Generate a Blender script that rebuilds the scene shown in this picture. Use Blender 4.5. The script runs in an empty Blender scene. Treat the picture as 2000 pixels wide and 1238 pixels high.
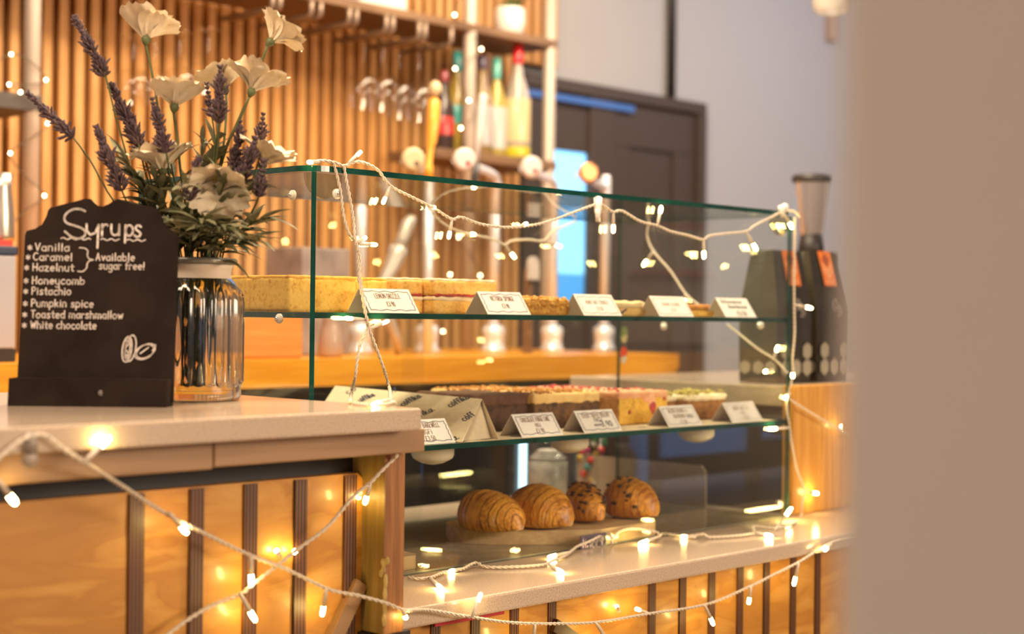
import bpy, math, random
from mathutils import Vector, Matrix, noise
R = random.Random(7)
scene = bpy.context.scene
COL = scene.collection
pi = math.pi

# ------------------------------------------------------------------ camera
FP = 3050.0                                   # focal length in pixels of a 2000-pixel wide frame
CF = Vector((0.7212, 0.6927, 0)).normalized()
CR0 = Vector((CF.y, -CF.x, 0)); CU0 = Vector((0, 0, 1))
ROLL = 0.012
CR = CR0 * math.cos(ROLL) + CU0 * math.sin(ROLL)
CU = -CR0 * math.sin(ROLL) + CU0 * math.cos(ROLL)
EYE = Vector((0, 0, 1.225))
cam = bpy.data.cameras.new('camera'); camo = bpy.data.objects.new('camera', cam); COL.objects.link(camo)
m = Matrix((CR, CU, -CF)).transposed().to_4x4(); m.translation = EYE
camo.matrix_world = m
cam.sensor_width = 36; cam.lens = FP / 2000 * 36
cam.shift_y = -5 / 2000
cam.clip_start = 0.02
cam.dof.use_dof = True; cam.dof.focus_distance = 2.32; cam.dof.aperture_fstop = 2.8
cam.dof.aperture_blades = 0
scene.camera = camo

# ------------------------------------------------------------------ light and exposure
vs = scene.view_settings
vs.view_transform = 'Standard'; vs.look = 'None'; vs.gamma = 1; vs.use_curve_mapping = False
vs.exposure = 0.0
w = bpy.data.worlds.new('world'); scene.world = w; w.use_nodes = True
w.node_tree.nodes['Background'].inputs[0].default_value = (0.75, 0.62, 0.52, 1)
w.node_tree.nodes['Background'].inputs[1].default_value = 0.12
scene.cycles.use_denoising = True
scene.cycles.max_bounces = 14; scene.cycles.transparent_max_bounces = 24
scene.cycles.caustics_reflective = False; scene.cycles.caustics_refractive = False
scene.cycles.sample_clamp_indirect = 6.0

def area(name, loc, target, sx, sy, power, color):
    l = bpy.data.lights.new(name, 'AREA'); l.shape = 'RECTANGLE'; l.size = sx; l.size_y = sy
    l.energy = power; l.color = color
    o = bpy.data.objects.new(name, l); COL.objects.link(o); o.location = loc
    o.rotation_euler = (Vector(target) - Vector(loc)).to_track_quat('-Z', 'Y').to_euler()
    return o
area('ceiling_lamp_over_counter', (0.3, 1.4, 2.85), (1.5, 1.9, 1.1), 1.4, 0.5, 66, (1.0, 0.78, 0.54))
area('ceiling_lamp_over_case', (2.2, 2.1, 2.85), (2.2, 2.0, 0.9), 1.2, 0.4, 84, (1.0, 0.79, 0.53))
area('ceiling_lamp_over_back_bar', (3.2, 2.6, 2.85), (3.1, 3.75, 1.2), 1.2, 0.3, 42, (1.0, 0.79, 0.52))
area('ceiling_lamp_by_door', (5.4, 2.4, 2.8), (5.3, 3.8, 1.3), 0.8, 0.5, 16, (0.86, 0.89, 1.0))
area('unseen_front_fill', (2.9, -2.5, 2.0), (1.8, 1.7, 0.95), 2.2, 1.0, 145, (1.0, 0.80, 0.57))  # unseen fill light, added to brighten the bar fronts from the customers' side
area('unseen_pillar_fill', (-0.9, 0.5, 1.2), (0.5, 0.2, 1.0), 0.5, 0.5, 9, (1.0, 0.80, 0.62))  # unseen fill light, added to warm and lift the pillar face

# ------------------------------------------------------------------ helpers
def ray(px, py):
    return CF + CR * ((px - 1000) / FP) - CU * ((py - 614) / FP)
def PY(px, py, Y):
    d = ray(px, py); return EYE + d * ((Y - EYE.y) / d.y)
def PX(px, py, X):
    d = ray(px, py); return EYE + d * ((X - EYE.x) / d.x)
def PZ(px, py, Z):
    d = ray(px, py); return EYE + d * ((Z - EYE.z) / d.z)
def PD(px, py, D):
    return EYE + ray(px, py) * D

W = {}
def link(o, parent=None, loc=None):
    COL.objects.link(o)
    if parent is not None:
        o.parent = parent; W[o.name] = W[parent.name]
    else:
        W[o.name] = Vector(loc) if loc is not None else Vector((0, 0, 0)); o.location = W[o.name]
    return o
def tag(o, label=None, cat=None, group=None, kind=None):
    if label: o['label'] = label
    if cat: o['category'] = cat
    if group: o['group'] = group
    if kind: o['kind'] = kind
    return o
def thing(name, label, cat, loc, group=None):
    o = bpy.data.objects.new(name, None); o.empty_display_size = 0.03
    link(o, None, loc); return tag(o, label, cat, group)

class MB:
    """collects faces and links them as ONE mesh object"""
    def __init__(s): s.v = []; s.f = []; s.mi = []; s.sm = []
    def add(s, vs, fs, mi=0, smooth=False):
        b = len(s.v); s.v += [Vector(p) for p in vs]
        for f in fs: s.f.append([b + i for i in f]); s.mi.append(mi); s.sm.append(smooth)
        return s
    def box(s, x0, x1, y0, y1, z0, z1, mi=0, mis=None):
        vs = [(x, y, z) for x in (x0, x1) for y in (y0, y1) for z in (z0, z1)]
        fs = [(0, 1, 3, 2), (4, 6, 7, 5), (0, 4, 5, 1), (2, 3, 7, 6), (0, 2, 6, 4), (1, 5, 7, 3)]  # -x +x -y +y -z +z
        b = len(s.v); s.v += [Vector(p) for p in vs]
        for k, f in enumerate(fs):
            s.f.append([b + i for i in f]); s.mi.append(mis[k] if mis else mi); s.sm.append(False)
        return s
    def obox(s, c, ax, ay, az, mi=0):
        """box from centre and three half-axis vectors"""
        c, ax, ay, az = map(Vector, (c, ax, ay, az))
        vs = [c + ax * i + ay * j + az * k for i in (-1, 1) for j in (-1, 1) for k in (-1, 1)]
        return s.add(vs, [(0, 1, 3, 2), (4, 6, 7, 5), (0, 4, 5, 1), (2, 3, 7, 6), (0, 2, 6, 4), (1, 5, 7, 3)], mi)
    def tube(s, pts, rad, n=8, mi=0, cap=True, smooth=True):
        pts = [Vector(p) for p in pts]
        if not hasattr(rad, '__len__'): rad = [rad] * len(pts)
        b = len(s.v); ref = None
        for i, p in enumerate(pts):
            t = (pts[min(i + 1, len(pts) - 1)] - pts[max(i - 1, 0)])
            if t.length < 1e-9: t = Vector((0, 0, 1))
            t.normalize()
            if ref is None:
                ref = Vector((0, 0, 1)) if abs(t.z) < 0.9 else Vector((1, 0, 0))
            u = ref - t * ref.dot(t)
            if u.length < 1e-6: u = t.orthogonal()
            u.normalize(); ref = u; v = t.cross(u)
            for k in range(n):
                a = 2 * pi * k / n; s.v.append(p + (u * math.cos(a) + v * math.sin(a)) * rad[i])
        for i in range(len(pts) - 1):
            for k in range(n):
                s.f.append([b + i * n + k, b + i * n + (k + 1) % n, b + (i + 1) * n + (k + 1) % n, b + (i + 1) * n + k]); s.mi.append(mi); s.sm.append(smooth)
        if cap:
            s.f.append([b + k for k in reversed(range(n))]); s.mi.append(mi); s.sm.append(False)
            e = b + (len(pts) - 1) * n; s.f.append([e + k for k in range(n)]); s.mi.append(mi); s.sm.append(False)
        return s
    def lathe(s, c, prof, n=24, mi=0, axis=(0, 0, 1), smooth=True, close=True, rfun=None):
        """prof: (radius, height along axis) list"""
        c = Vector(c); az = Vector(axis).normalized(); ax = az.orthogonal().normalized(); ay = az.cross(ax)
        b = len(s.v)
        for (r, h) in prof:
            for k in range(n):
                a = 2 * pi * k / n; rr = r * (rfun(a, h) if rfun else 1)
                s.v.append(c + az * h + (ax * math.cos(a) + ay * math.sin(a)) * rr)
        for i in range(len(prof) - 1):
            for k in range(n):
                s.f.append([b + i * n + k, b + i * n + (k + 1) % n, b + (i + 1) * n + (k + 1) % n, b + (i + 1) * n + k]); s.mi.append(mi); s.sm.append(smooth)
        if close:
            s.f.append([b + k for k in reversed(range(n))]); s.mi.append(mi); s.sm.append(False)
            e = b + (len(prof) - 1) * n; s.f.append([e + k for k in range(n)]); s.mi.append(mi); s.sm.append(False)
        return s
    def ball(s, c, r, n=10, mi=0, sq=(1, 1, 1)):
        c = Vector(c); b = len(s.v); rings = max(4, n // 2)
        s.v.append(c + Vector((0, 0, r * sq[2])))
        for i in range(1, rings):
            t = pi * i / rings
            for k in range(n):
                a = 2 * pi * k / n
                s.v.append(c + Vector((math.sin(t) * math.cos(a) * r * sq[0], math.sin(t) * math.sin(a) * r * sq[1], math.cos(t) * r * sq[2])))
        s.v.append(c - Vector((0, 0, r * sq[2])))
        last = len(s.v) - 1
        def F(f): s.f.append(f); s.mi.append(mi); s.sm.append(True)
        for k in range(n): F([b, b + 1 + k, b + 1 + (k + 1) % n])
        for i in range(rings - 2):
            for k in range(n):
                o = b + 1 + i * n; F([o + k, o + n + k, o + n + (k + 1) % n, o + (k + 1) % n])
        o = b + 1 + (rings - 2) * n
        for k in range(n): F([o + k, last, o + (k + 1) % n])
        return s
    def prism(s, outline, d0, d1, fmap, mi=0, mis=0):
        """outline 2D (u,v) swept between depths d0 and d1; fmap(u,v,d)->3D"""
        n = len(outline); vs = [fmap(u, v, d0) for u, v in outline] + [fmap(u, v, d1) for u, v in outline]
        fs = [list(range(n)), list(reversed(range(n, 2 * n)))]
        s.add(vs, fs, mi)
        s.add(vs, [[i, i + n, (i + 1) % n + n, (i + 1) % n] for i in range(n)], mis)
        return s
    def ribbon(s, lines, wd, fmap, mi=0):
        """strokes (lists of 2D points) as flat pen lines"""
        for L in lines:
            for i in range(len(L) - 1):
                a = Vector(L[i]); c = Vector(L[i + 1]); d = c - a
                if d.length < 1e-9: continue
                d.normalize(); q = Vector((-d.y, d.x)) * wd / 2; e = d * wd * 0.2
                P = [a - q - e, c - q + e, c + q + e, a + q - e]
                s.add([fmap(p.x, p.y) for p in P], [(0, 1, 2, 3)], mi)
            for p in (L[0], L[-1]):
                s.add([fmap(p[0] + math.cos(k * pi / 4) * wd / 2, p[1] + math.sin(k * pi / 4) * wd / 2) for k in range(8)], [list(range(8))], mi)
        return s
    def build(s, name, mats, parent=None, loc=None, bevel=0, seg=2, sub=0, fixn=True):
        if not isinstance(mats, (list, tuple)): mats = [mats]
        me = bpy.data.meshes.new(name)
        org = W[parent.name] if parent is not None else (Vector(loc) if loc is not None else Vector((0, 0, 0)))
        me.from_pydata([v - org for v in s.v], [], s.f)
        for mm in mats: me.materials.append(mm)
        me.polygons.foreach_set('material_index', s.mi); me.polygons.foreach_set('use_smooth', s.sm)
        me.update()
        o = bpy.data.objects.new(name, me); link(o, parent, loc)
        if fixn:
            import bmesh
            bm = bmesh.new(); bm.from_mesh(me); bmesh.ops.recalc_face_normals(bm, faces=bm.faces); bm.to_mesh(me); bm.free()
        if bevel:
            b = o.modifiers.new('bevel', 'BEVEL'); b.width = bevel; b.segments = seg; b.limit_method = 'ANGLE'; b.angle_limit = 0.6
        if sub:
            b = o.modifiers.new('subdivision', 'SUBSURF'); b.levels = sub; b.render_levels = sub
        return o

def smooth_path(pts, step=0.006):
    pts = [Vector(p) for p in pts]
    if len(pts) == 2:
        n = max(2, int((pts[1] - pts[0]).length / step)); return [pts[0].lerp(pts[1], i / n) for i in range(n + 1)]
    P = [pts[0] * 2 - pts[1]] + pts + [pts[-1] * 2 - pts[-2]]
    out = []
    for i in range(1, len(P) - 2):
        a, b, c, d = P[i - 1:i + 3]; n = max(1, int((c - b).length / step))
        for k in range(n):
            t = k / n
            out.append(0.5 * (2 * b + (c - a) * t + (2 * a - 5 * b + 4 * c - d) * t * t + (3 * b - a - 3 * c + d) * t ** 3))
    out.append(pts[-1]); return out

def rbox(mb, x0, x1, y0, y1, z0, z1, r, step, amp=0, freq=60, mi=0, seed=0, zamp=None):
    """rounded, slightly lumpy block on a grid"""
    lo = Vector((x0, y0, z0)); hi = Vector((x1, y1, z1)); dim = hi - lo
    n = [max(1, int(round(dim[i] / step))) for i in range(3)]
    key = {}; vs = []; fs = []
    def V(i, j, k):
        if (i, j, k) in key: return key[(i, j, k)]
        p = Vector((lo.x + dim.x * i / n[0], lo.y + dim.y * j / n[1], lo.z + dim.z * k / n[2]))
        c = Vector([min(max(p[q], lo[q] + r), hi[q] - r) for q in range(3)])
        d = p - c
        if d.length > 1e-9: p = c + d.normalized() * r
        if amp:
            q = noise.noise_vector(p * freq + Vector((seed, seed * 2, 0)))
            p = p + Vector((q.x, q.y, q.z * (zamp if zamp is not None else 1))) * amp
        key[(i, j, k)] = len(vs); vs.append(p); return key[(i, j, k)]
    for i in range(n[0]):
        for j in range(n[1]):
            for k in (0, n[2]): fs.append([V(i, j, k), V(i + 1, j, k), V(i + 1, j + 1, k), V(i, j + 1, k)])
    for i in range(n[0]):
        for k in range(n[2]):
            for j in (0, n[1]): fs.append([V(i, j, k), V(i + 1, j, k), V(i + 1, j, k + 1), V(i, j, k + 1)])
    for j in range(n[1]):
        for k in range(n[2]):
            for i in (0, n[0]): fs.append([V(i, j, k), V(i, j + 1, k), V(i, j + 1, k + 1), V(i, j, k + 1)])
    mb.add(vs, fs, mi, True); return mb

# ------------------------------------------------------------------ materials
def new_mat(name):
    mm = bpy.data.materials.new(name); mm.use_nodes = True; return mm, mm.node_tree.nodes, mm.node_tree.links, mm.node_tree.nodes['Principled BSDF']
def mat(name, col, rough=0.5, metal=0.0, col2=None, scale=30, bump=0.0, bscale=None, coat=0, stretch=(1, 1, 1), contrast=(0.35, 0.65), detail=4, trans=0, sss=0, spec=0.5):
    mm, N, L, b = new_mat(name)
    b.inputs['Base Color'].default_value = (*col, 1); b.inputs['Roughness'].default_value = rough; b.inputs['Metallic'].default_value = metal
    b.inputs['Coat Weight'].default_value = coat; b.inputs['Coat Roughness'].default_value = 0.12
    b.inputs['Transmission Weight'].default_value = trans; b.inputs['Specular IOR Level'].default_value = spec
    if sss: b.inputs['Subsurface Weight'].default_value = sss; b.inputs['Subsurface Radius'].default_value = (0.01, 0.006, 0.003)
    tc = N.new('ShaderNodeTexCoord'); mp = N.new('ShaderNodeMapping'); mp.inputs['Scale'].default_value = stretch
    L.new(tc.outputs['Object'], mp.inputs['Vector'])
    if col2 is not None:
        n = N.new('ShaderNodeTexNoise'); n.inputs['Scale'].default_value = scale; n.inputs['Detail'].default_value = detail
        L.new(mp.outputs[0], n.inputs['Vector'])
        r = N.new('ShaderNodeValToRGB'); r.color_ramp.elements[0].position = contrast[0]; r.color_ramp.elements[1].position = contrast[1]
        r.color_ramp.elements[0].color = (*col, 1); r.color_ramp.elements[1].color = (*col2, 1)
        L.new(n.outputs['Fac'], r.inputs[0]); L.new(r.outputs[0], b.inputs['Base Color'])
    if bump:
        n2 = N.new('ShaderNodeTexNoise'); n2.inputs['Scale'].default_value = bscale or scale * 3; n2.inputs['Detail'].default_value = 3
        L.new(mp.outputs[0], n2.inputs['Vector'])
        bp = N.new('ShaderNodeBump'); bp.inputs['Strength'].default_value = bump; bp.inputs['Distance'].default_value = 0.003
        L.new(n2.outputs['Fac'], bp.inputs['Height']); L.new(bp.outputs[0], b.inputs['Normal'])
    return mm
def glass(name, tint=(1, 1, 1), f0=0.045, rough=0.0, dust=0.0):
    """thin clear pane: Schlick mix of see-through and mirror, with a faint film of dust"""
    mm, N, L, b = new_mat(name); N.remove(b); out = N['Material Output']
    lw = N.new('ShaderNodeLayerWeight'); lw.inputs['Blend'].default_value = 0.5
    pw = N.new('ShaderNodeMath'); pw.operation = 'POWER'; pw.inputs[1].default_value = 5; L.new(lw.outputs['Facing'], pw.inputs[0])
    ma = N.new('ShaderNodeMath'); ma.operation = 'MULTIPLY_ADD'; ma.inputs[1].default_value = 1 - f0; ma.inputs[2].default_value = f0; L.new(pw.outputs[0], ma.inputs[0])
    tr = N.new('ShaderNodeBsdfTransparent'); tr.inputs[0].default_value = (*tint, 1)
    gl = N.new('ShaderNodeBsdfGlossy'); gl.inputs['Roughness'].default_value = rough
    mx = N.new('ShaderNodeMixShader'); L.new(ma.outputs[0], mx.inputs[0]); L.new(tr.outputs[0], mx.inputs[1]); L.new(gl.outputs[0], mx.inputs[2])
    last = mx
    if dust:
        tc = N.new('ShaderNodeTexCoord'); n = N.new('ShaderNodeTexNoise'); n.inputs['Scale'].default_value = 260; n.inputs['Detail'].default_value = 2
        L.new(tc.outputs['Object'], n.inputs['Vector'])
        r = N.new('ShaderNodeValToRGB'); r.color_ramp.elements[0].position = 0.55; r.color_ramp.elements[1].position = 0.8
        r.color_ramp.elements[0].color = (dust * 0.3,) * 3 + (1,); r.color_ramp.elements[1].color = (dust * 3,) * 3 + (1,)
        L.new(n.outputs['Fac'], r.inputs[0])
        df = N.new('ShaderNodeBsdfDiffuse'); df.inputs[0].default_value = (0.8, 0.75, 0.68, 1)
        m2 = N.new('ShaderNodeMixShader'); L.new(r.outputs[0], m2.inputs[0]); L.new(mx.outputs[0], m2.inputs[1]); L.new(df.outputs[0], m2.inputs[2]); last = m2
    L.new(last.outputs[0], out.inputs['Surface']); return mm
def ribbed(name):
    """moulded glass wall: slight refraction with a soft mirror at grazing angles"""
    mm, N, L, b = new_mat(name); N.remove(b); out = N['Material Output']
    rf = N.new('ShaderNodeBsdfRefraction'); rf.inputs['IOR'].default_value = 1.13; rf.inputs['Roughness'].default_value = 0.05; rf.inputs['Color'].default_value = (0.92, 0.92, 0.90, 1)
    gl = N.new('ShaderNodeBsdfGlossy'); gl.inputs['Roughness'].default_value = 0.10
    lw = N.new('ShaderNodeLayerWeight'); lw.inputs['Blend'].default_value = 0.5
    pw = N.new('ShaderNodeMath'); pw.operation = 'POWER'; pw.inputs[1].default_value = 3.5; L.new(lw.outputs['Facing'], pw.inputs[0])
    ma = N.new('ShaderNodeMath'); ma.operation = 'MULTIPLY_ADD'; ma.inputs[1].default_value = 0.85; ma.inputs[2].default_value = 0.08; L.new(pw.outputs[0], ma.inputs[0])
    mx = N.new('ShaderNodeMixShader'); L.new(ma.outputs[0], mx.inputs[0]); L.new(rf.outputs[0], mx.inputs[1]); L.new(gl.outputs[0], mx.inputs[2])
    L.new(mx.outputs[0], out.inputs['Surface']); return mm
def emit(name, col, st):
    mm, N, L, b = new_mat(name)
    b.inputs['Base Color'].default_value = (*col, 1); b.inputs['Emission Color'].default_value = (*col, 1); b.inputs['Emission Strength'].default_value = st
    return mm
def wood(name, c1, c2, rough=0.4, scale=6, axis='Z', coat=0.0, fine=(0.45, 0.6)):
    """grain running along the given axis"""
    st = {'X': (0.06, 1, 1), 'Y': (1, 0.06, 1), 'Z': (1, 1, 0.06)}[axis]
    return mat(name, c1, rough, 0, c2, scale * 12, 0.08, scale * 30, coat, st, fine, 6)
def plywood(name, c1, c2, c3):
    """varnished birch face: long wandering figure"""
    mm, N, L, b = new_mat(name)
    tc = N.new('ShaderNodeTexCoord'); mp = N.new('ShaderNodeMapping'); mp.inputs['Scale'].default_value = (1.3, 1, 5.0); L.new(tc.outputs['Object'], mp.inputs['Vector'])
    n = N.new('ShaderNodeTexNoise'); n.inputs['Scale'].default_value = 4; n.inputs['Detail'].default_value = 5; n.inputs['Distortion'].default_value = 1.2; L.new(mp.outputs[0], n.inputs['Vector'])
    r = N.new('ShaderNodeValToRGB'); e = r.color_ramp.elements; e[0].position = 0.3; e[0].color = (*c1, 1); e[1].position = 0.72; e[1].color = (*c2, 1)
    x = e.new(0.5); x.color = (*c3, 1); x2 = e.new(0.54); x2.color = (*c1, 1)
    L.new(n.outputs['Fac'], r.inputs[0]); L.new(r.outputs[0], b.inputs['Base Color'])
    b.inputs['Roughness'].default_value = 0.42; b.inputs['Coat Weight'].default_value = 0.25; b.inputs['Coat Roughness'].default_value = 0.12
    return mm
def plyedge(name, sc=62):
    """plywood edge: thin vertical plies, dark and pale"""
    mm, N, L, b = new_mat(name)
    tc = N.new('ShaderNodeTexCoord'); wv = N.new('ShaderNodeTexWave'); wv.wave_type = 'BANDS'; wv.bands_direction = 'X'
    wv.inputs['Scale'].default_value = sc; wv.inputs['Distortion'].default_value = 0.6; wv.inputs['Detail'].default_value = 2; wv.inputs['Detail Scale'].default_value = 0.3
    L.new(tc.outputs['Object'], wv.inputs['Vector'])
    r = N.new('ShaderNodeValToRGB'); e = r.color_ramp.elements; e[0].position = 0.25; e[0].color = (0.032, 0.010, 0.004, 1); e[1].position = 0.85; e[1].color = (0.17, 0.065, 0.022, 1)
    L.new(wv.outputs['Fac'], r.inputs[0]); L.new(r.outputs[0], b.inputs['Base Color']); b.inputs['Roughness'].default_value = 0.5
    return mm
def sponge(name, c, chole, scale=220, bump=0.6, c2=None):
    """cake crumb: small dark pores over a mottled crumb"""
    mm, N, L, b = new_mat(name)
    tc = N.new('ShaderNodeTexCoord')
    n = N.new('ShaderNodeTexNoise'); n.inputs['Scale'].default_value = scale; n.inputs['Detail'].default_value = 3; L.new(tc.outputs['Object'], n.inputs['Vector'])
    v = N.new('ShaderNodeTexNoise'); v.inputs['Scale'].default_value = scale * 0.35; v.inputs['Detail'].default_value = 2; L.new(tc.outputs['Object'], v.inputs['Vector'])
    r = N.new('ShaderNodeValToRGB'); e = r.color_ramp.elements; e[0].position = 0.33; e[0].color = (*chole, 1); e[1].position = 0.47; e[1].color = (*c, 1)
    if c2: x = e.new(0.7); x.color = (*c2, 1)
    mx = N.new('ShaderNodeMath'); mx.operation = 'MULTIPLY_ADD'; mx.inputs[1].default_value = 0.6; L.new(n.outputs['Fac'], mx.inputs[0])
    m3 = N.new('ShaderNodeMath'); m3.operation = 'MULTIPLY'; m3.inputs[1].default_value = 0.4; L.new(v.outputs['Fac'], m3.inputs[0]); L.new(m3.outputs[0], mx.inputs[2])
    L.new(mx.outputs[0], r.inputs[0]); L.new(r.outputs[0], b.inputs['Base Color'])
    bp = N.new('ShaderNodeBump'); bp.inputs['Strength'].default_value = bump; bp.inputs['Distance'].default_value = 0.002; L.new(mx.outputs[0], bp.inputs['Height']); L.new(bp.outputs[0], b.inputs['Normal'])
    b.inputs['Roughness'].default_value = 0.8
    return mm
def stone(name):
    """cream speckled composite stone"""
    mm, N, L, b = new_mat(name)
    tc = N.new('ShaderNodeTexCoord')
    n = N.new('ShaderNodeTexNoise'); n.inputs['Scale'].default_value = 420; n.inputs['Detail'].default_value = 2; L.new(tc.outputs['Object'], n.inputs['Vector'])
    r = N.new('ShaderNodeValToRGB'); e = r.color_ramp.elements; e[0].position = 0.34; e[0].color = (0.43, 0.325, 0.24, 1); e[1].position = 0.46; e[1].color = (0.54, 0.415, 0.315, 1)
    x = e.new(0.62); x.color = (0.58, 0.455, 0.35, 1); x2 = e.new(0.72); x2.color = (0.65, 0.52, 0.41, 1)
    L.new(n.outputs['Fac'], r.inputs[0]); L.new(r.outputs[0], b.inputs['Base Color'])
    b.inputs['Roughness'].default_value = 0.15
    return mm

M = {}
M['stone'] = stone('cream_stone')
M['ply'] = plywood('varnished_plywood', (0.54, 0.25, 0.040), (0.64, 0.33, 0.075), (0.46, 0.195, 0.030))
M['plyedge'] = plyedge('plywood_edge')
M['rail'] = wood('rail_wood', (0.30, 0.17, 0.08), (0.38, 0.22, 0.11), 0.5, 5, 'X')
M['post'] = wood('oiled_post_wood', (0.26, 0.105, 0.03), (0.40, 0.17, 0.05), 0.45, 8, 'Z')
M['post_side_light'] = wood('post_wood_painted_shade', (0.20, 0.12, 0.03), (0.27, 0.17, 0.05), 0.45, 8, 'Z')  # post wood with the side's dimness and yellow-green light put into its colour
M['slat'] = wood('oak_slat', (0.52, 0.25, 0.075), (0.64, 0.345, 0.125), 0.5, 5, 'Z')
M['felt'] = mat('black_felt', (0.012, 0.006, 0.004), 0.95, spec=0.1)
M['paint'] = mat('grey_paint', (0.47, 0.455, 0.475), 0.8, bump=0.03, bscale=120)
M['pillar'] = mat('cream_plaster', (0.58, 0.50, 0.43), 0.85, bump=0.03, bscale=90)
M['floor'] = wood('floor_boards', (0.16, 0.09, 0.05), (0.22, 0.13, 0.07), 0.5, 3, 'X')
M['dark'] = mat('dark_carcass', (0.018, 0.014, 0.014), 0.5)
M['darkbrown'] = mat('dark_brown_paint', (0.062, 0.041, 0.032), 0.55)
M['navy'] = mat('navy_plastic', (0.02, 0.03, 0.07), 0.4)
M['glass'] = glass('clear_glass', (0.975, 0.99, 0.98), 0.05, 0.0, 0.002)
M['shelfglass'] = glass('shelf_glass', (0.94, 0.98, 0.96), 0.06, 0.0, 0.001)
M['edge'] = mat('green_glass_edge', (0.003, 0.034, 0.029), 0.08, 0, (0.006, 0.075, 0.060), 14, stretch=(1, 1, 1), coat=0.3)
M['wineglass'] = glass('wine_glass', (0.99, 0.99, 0.98), 0.07)
M['jarglass'] = glass('jar_inner_glass', (0.96, 0.96, 0.95), 0.03, 0.1)
M['jarouter'] = ribbed('ribbed_jar_glass')
M['tapmetal'] = mat('polished_tap_metal', (0.84, 0.84, 0.94), 0.25, 0.35)
M['chrome'] = mat('chrome', (0.75, 0.74, 0.75), 0.12, 1)
M['steel'] = mat('brushed_steel', (0.62, 0.55, 0.48), 0.32, 1)
M['pole'] = mat('galvanised_pole', (0.50, 0.42, 0.36), 0.5, 0.3)
M['dullsteel'] = mat('dull_steel', (0.30, 0.22, 0.17), 0.45, 0.6)
M['shelfboard'] = wood('shelf_board', (0.15, 0.08, 0.04), (0.22, 0.125, 0.065), 0.5, 5, 'X')
M['worktop'] = wood('orange_worktop', (0.76, 0.29, 0.010), (0.86, 0.37, 0.020), 0.4, 5, 'X', 0.2)
M['boxwood'] = wood('oak_box', (0.58, 0.21, 0.025), (0.70, 0.28, 0.045), 0.5, 5, 'X')
M['pinewood'] = wood('pine_panel', (0.58, 0.27, 0.045), (0.68, 0.35, 0.08), 0.45, 6, 'Z', 0.2)
M['chalk'] = mat('chalkboard', (0.016, 0.010, 0.008), 0.85, 0, (0.026, 0.017, 0.014), 18, 0.05, 200, spec=0.08)
M['chalkline'] = mat('chalk_line', (0.75, 0.66, 0.60), 0.9, 0, (0.50, 0.43, 0.39), 320)
M['white'] = mat('white_plastic', (0.78, 0.74, 0.70), 0.4)
M['cable'] = mat('clear_cable', (0.72, 0.62, 0.50), 0.35, spec=0.6)
M['card'] = mat('white_card', (0.80, 0.73, 0.70), 0.75)
M['ink'] = mat('navy_ink', (0.02, 0.025, 0.075), 0.7)
M['brownink'] = mat('brown_ink', (0.22, 0.085, 0.06), 0.7)
M['blackink'] = mat('black_ink', (0.012, 0.01, 0.012), 0.7)
M['kraft'] = mat('printed_kraft_paper', (0.66, 0.52, 0.36), 0.75, 0, (0.72, 0.58, 0.41), 90)
M['bulb'] = emit('warm_led', (1.0, 0.74, 0.24), 95)
M['bulbfar'] = emit('warm_led_far', (1.0, 0.80, 0.48), 22)
M['petal'] = mat('cream_petal', (0.78, 0.64, 0.44), 0.75, 0, (0.84, 0.72, 0.54), 60, 0.35, 130, stretch=(1, 1, 1), sss=0.1)
M['green'] = mat('green_stem', (0.075, 0.095, 0.028), 0.6, 0, (0.11, 0.12, 0.04), 40)
M['leaf'] = mat('dusty_leaf', (0.10, 0.11, 0.05), 0.65, 0, (0.29, 0.265, 0.145), 28, 0.15, 200)
M['lav'] = mat('lavender_bud', (0.058, 0.032, 0.040), 0.75, 0, (0.13, 0.076, 0.084), 130)
# ------------------------------------------------------------------ the setting
def struct(mb, name, mats, **k):
    o = mb.build(name, mats, None, (0, 0, 0), **k); o['kind'] = 'structure'; return o
WY = 3.80; CEIL = 2.92
struct(MB().box(-3.2, 6.7, -3.2, WY + 0.1, -0.06, 0), 'floor', M['floor'])
struct(MB().box(-3.2, 6.7, -3.2, WY + 0.1, CEIL, CEIL + 0.06), 'ceiling', M['paint'])
wall_back = struct(MB().box(-3.2, 6.7, WY, WY + 0.1, 0, CEIL), 'wall_back', M['paint'])
struct(MB().box(6.38, 6.5, -3.2, WY, 0, CEIL), 'wall_right', M['paint'])
struct(MB().box(-3.3, -3.2, -3.2, WY, 0, CEIL), 'wall_left', M['paint'])
struct(MB().box(-3.2, 6.7, -3.3, -3.2, 0, CEIL), 'wall_front', M['paint'])
pil = PD(1630, 620, 0.56)
pb = MB().box(pil.x, pil.x + 0.6, -0.6, pil.y, 0, CEIL)
struct(pb, 'wall_pillar', M['pillar'], bevel=0.006)

# evening daylight in the street windows opposite the counter
M['dusk'] = emit('dusk_daylight', (0.42, 0.60, 1.0), 1.3)
M['dusk_deep'] = emit('dusk_daylight_low', (0.10, 0.42, 0.95), 1.0)
def street_window(name, x0, x1, z0, z1, y):
    f = MB()
    for a, b in ((x0 - .06, x0), (x1, x1 + .06), ((x0 + x1) / 2 - .03, (x0 + x1) / 2 + .03)): f.box(a, b, y - .02, y + .05, z0 - .06, z1 + .06)
    f.box(x0, x1, y - .02, y + .05, z0 - .06, z0); f.box(x0, x1, y - .02, y + .05, z1, z1 + .06)
    o = struct(f, name, M['darkbrown'])
    MB().box(x0, x1, y - .005, y + .01, z0, z1).build('pane', M['dusk'], o)
street_window('window_2', -1.9, -0.6, 0.95, 2.2, -3.17)
street_window('window_3', 2.6, 3.9, 0.95, 2.2, -3.17)

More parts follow.
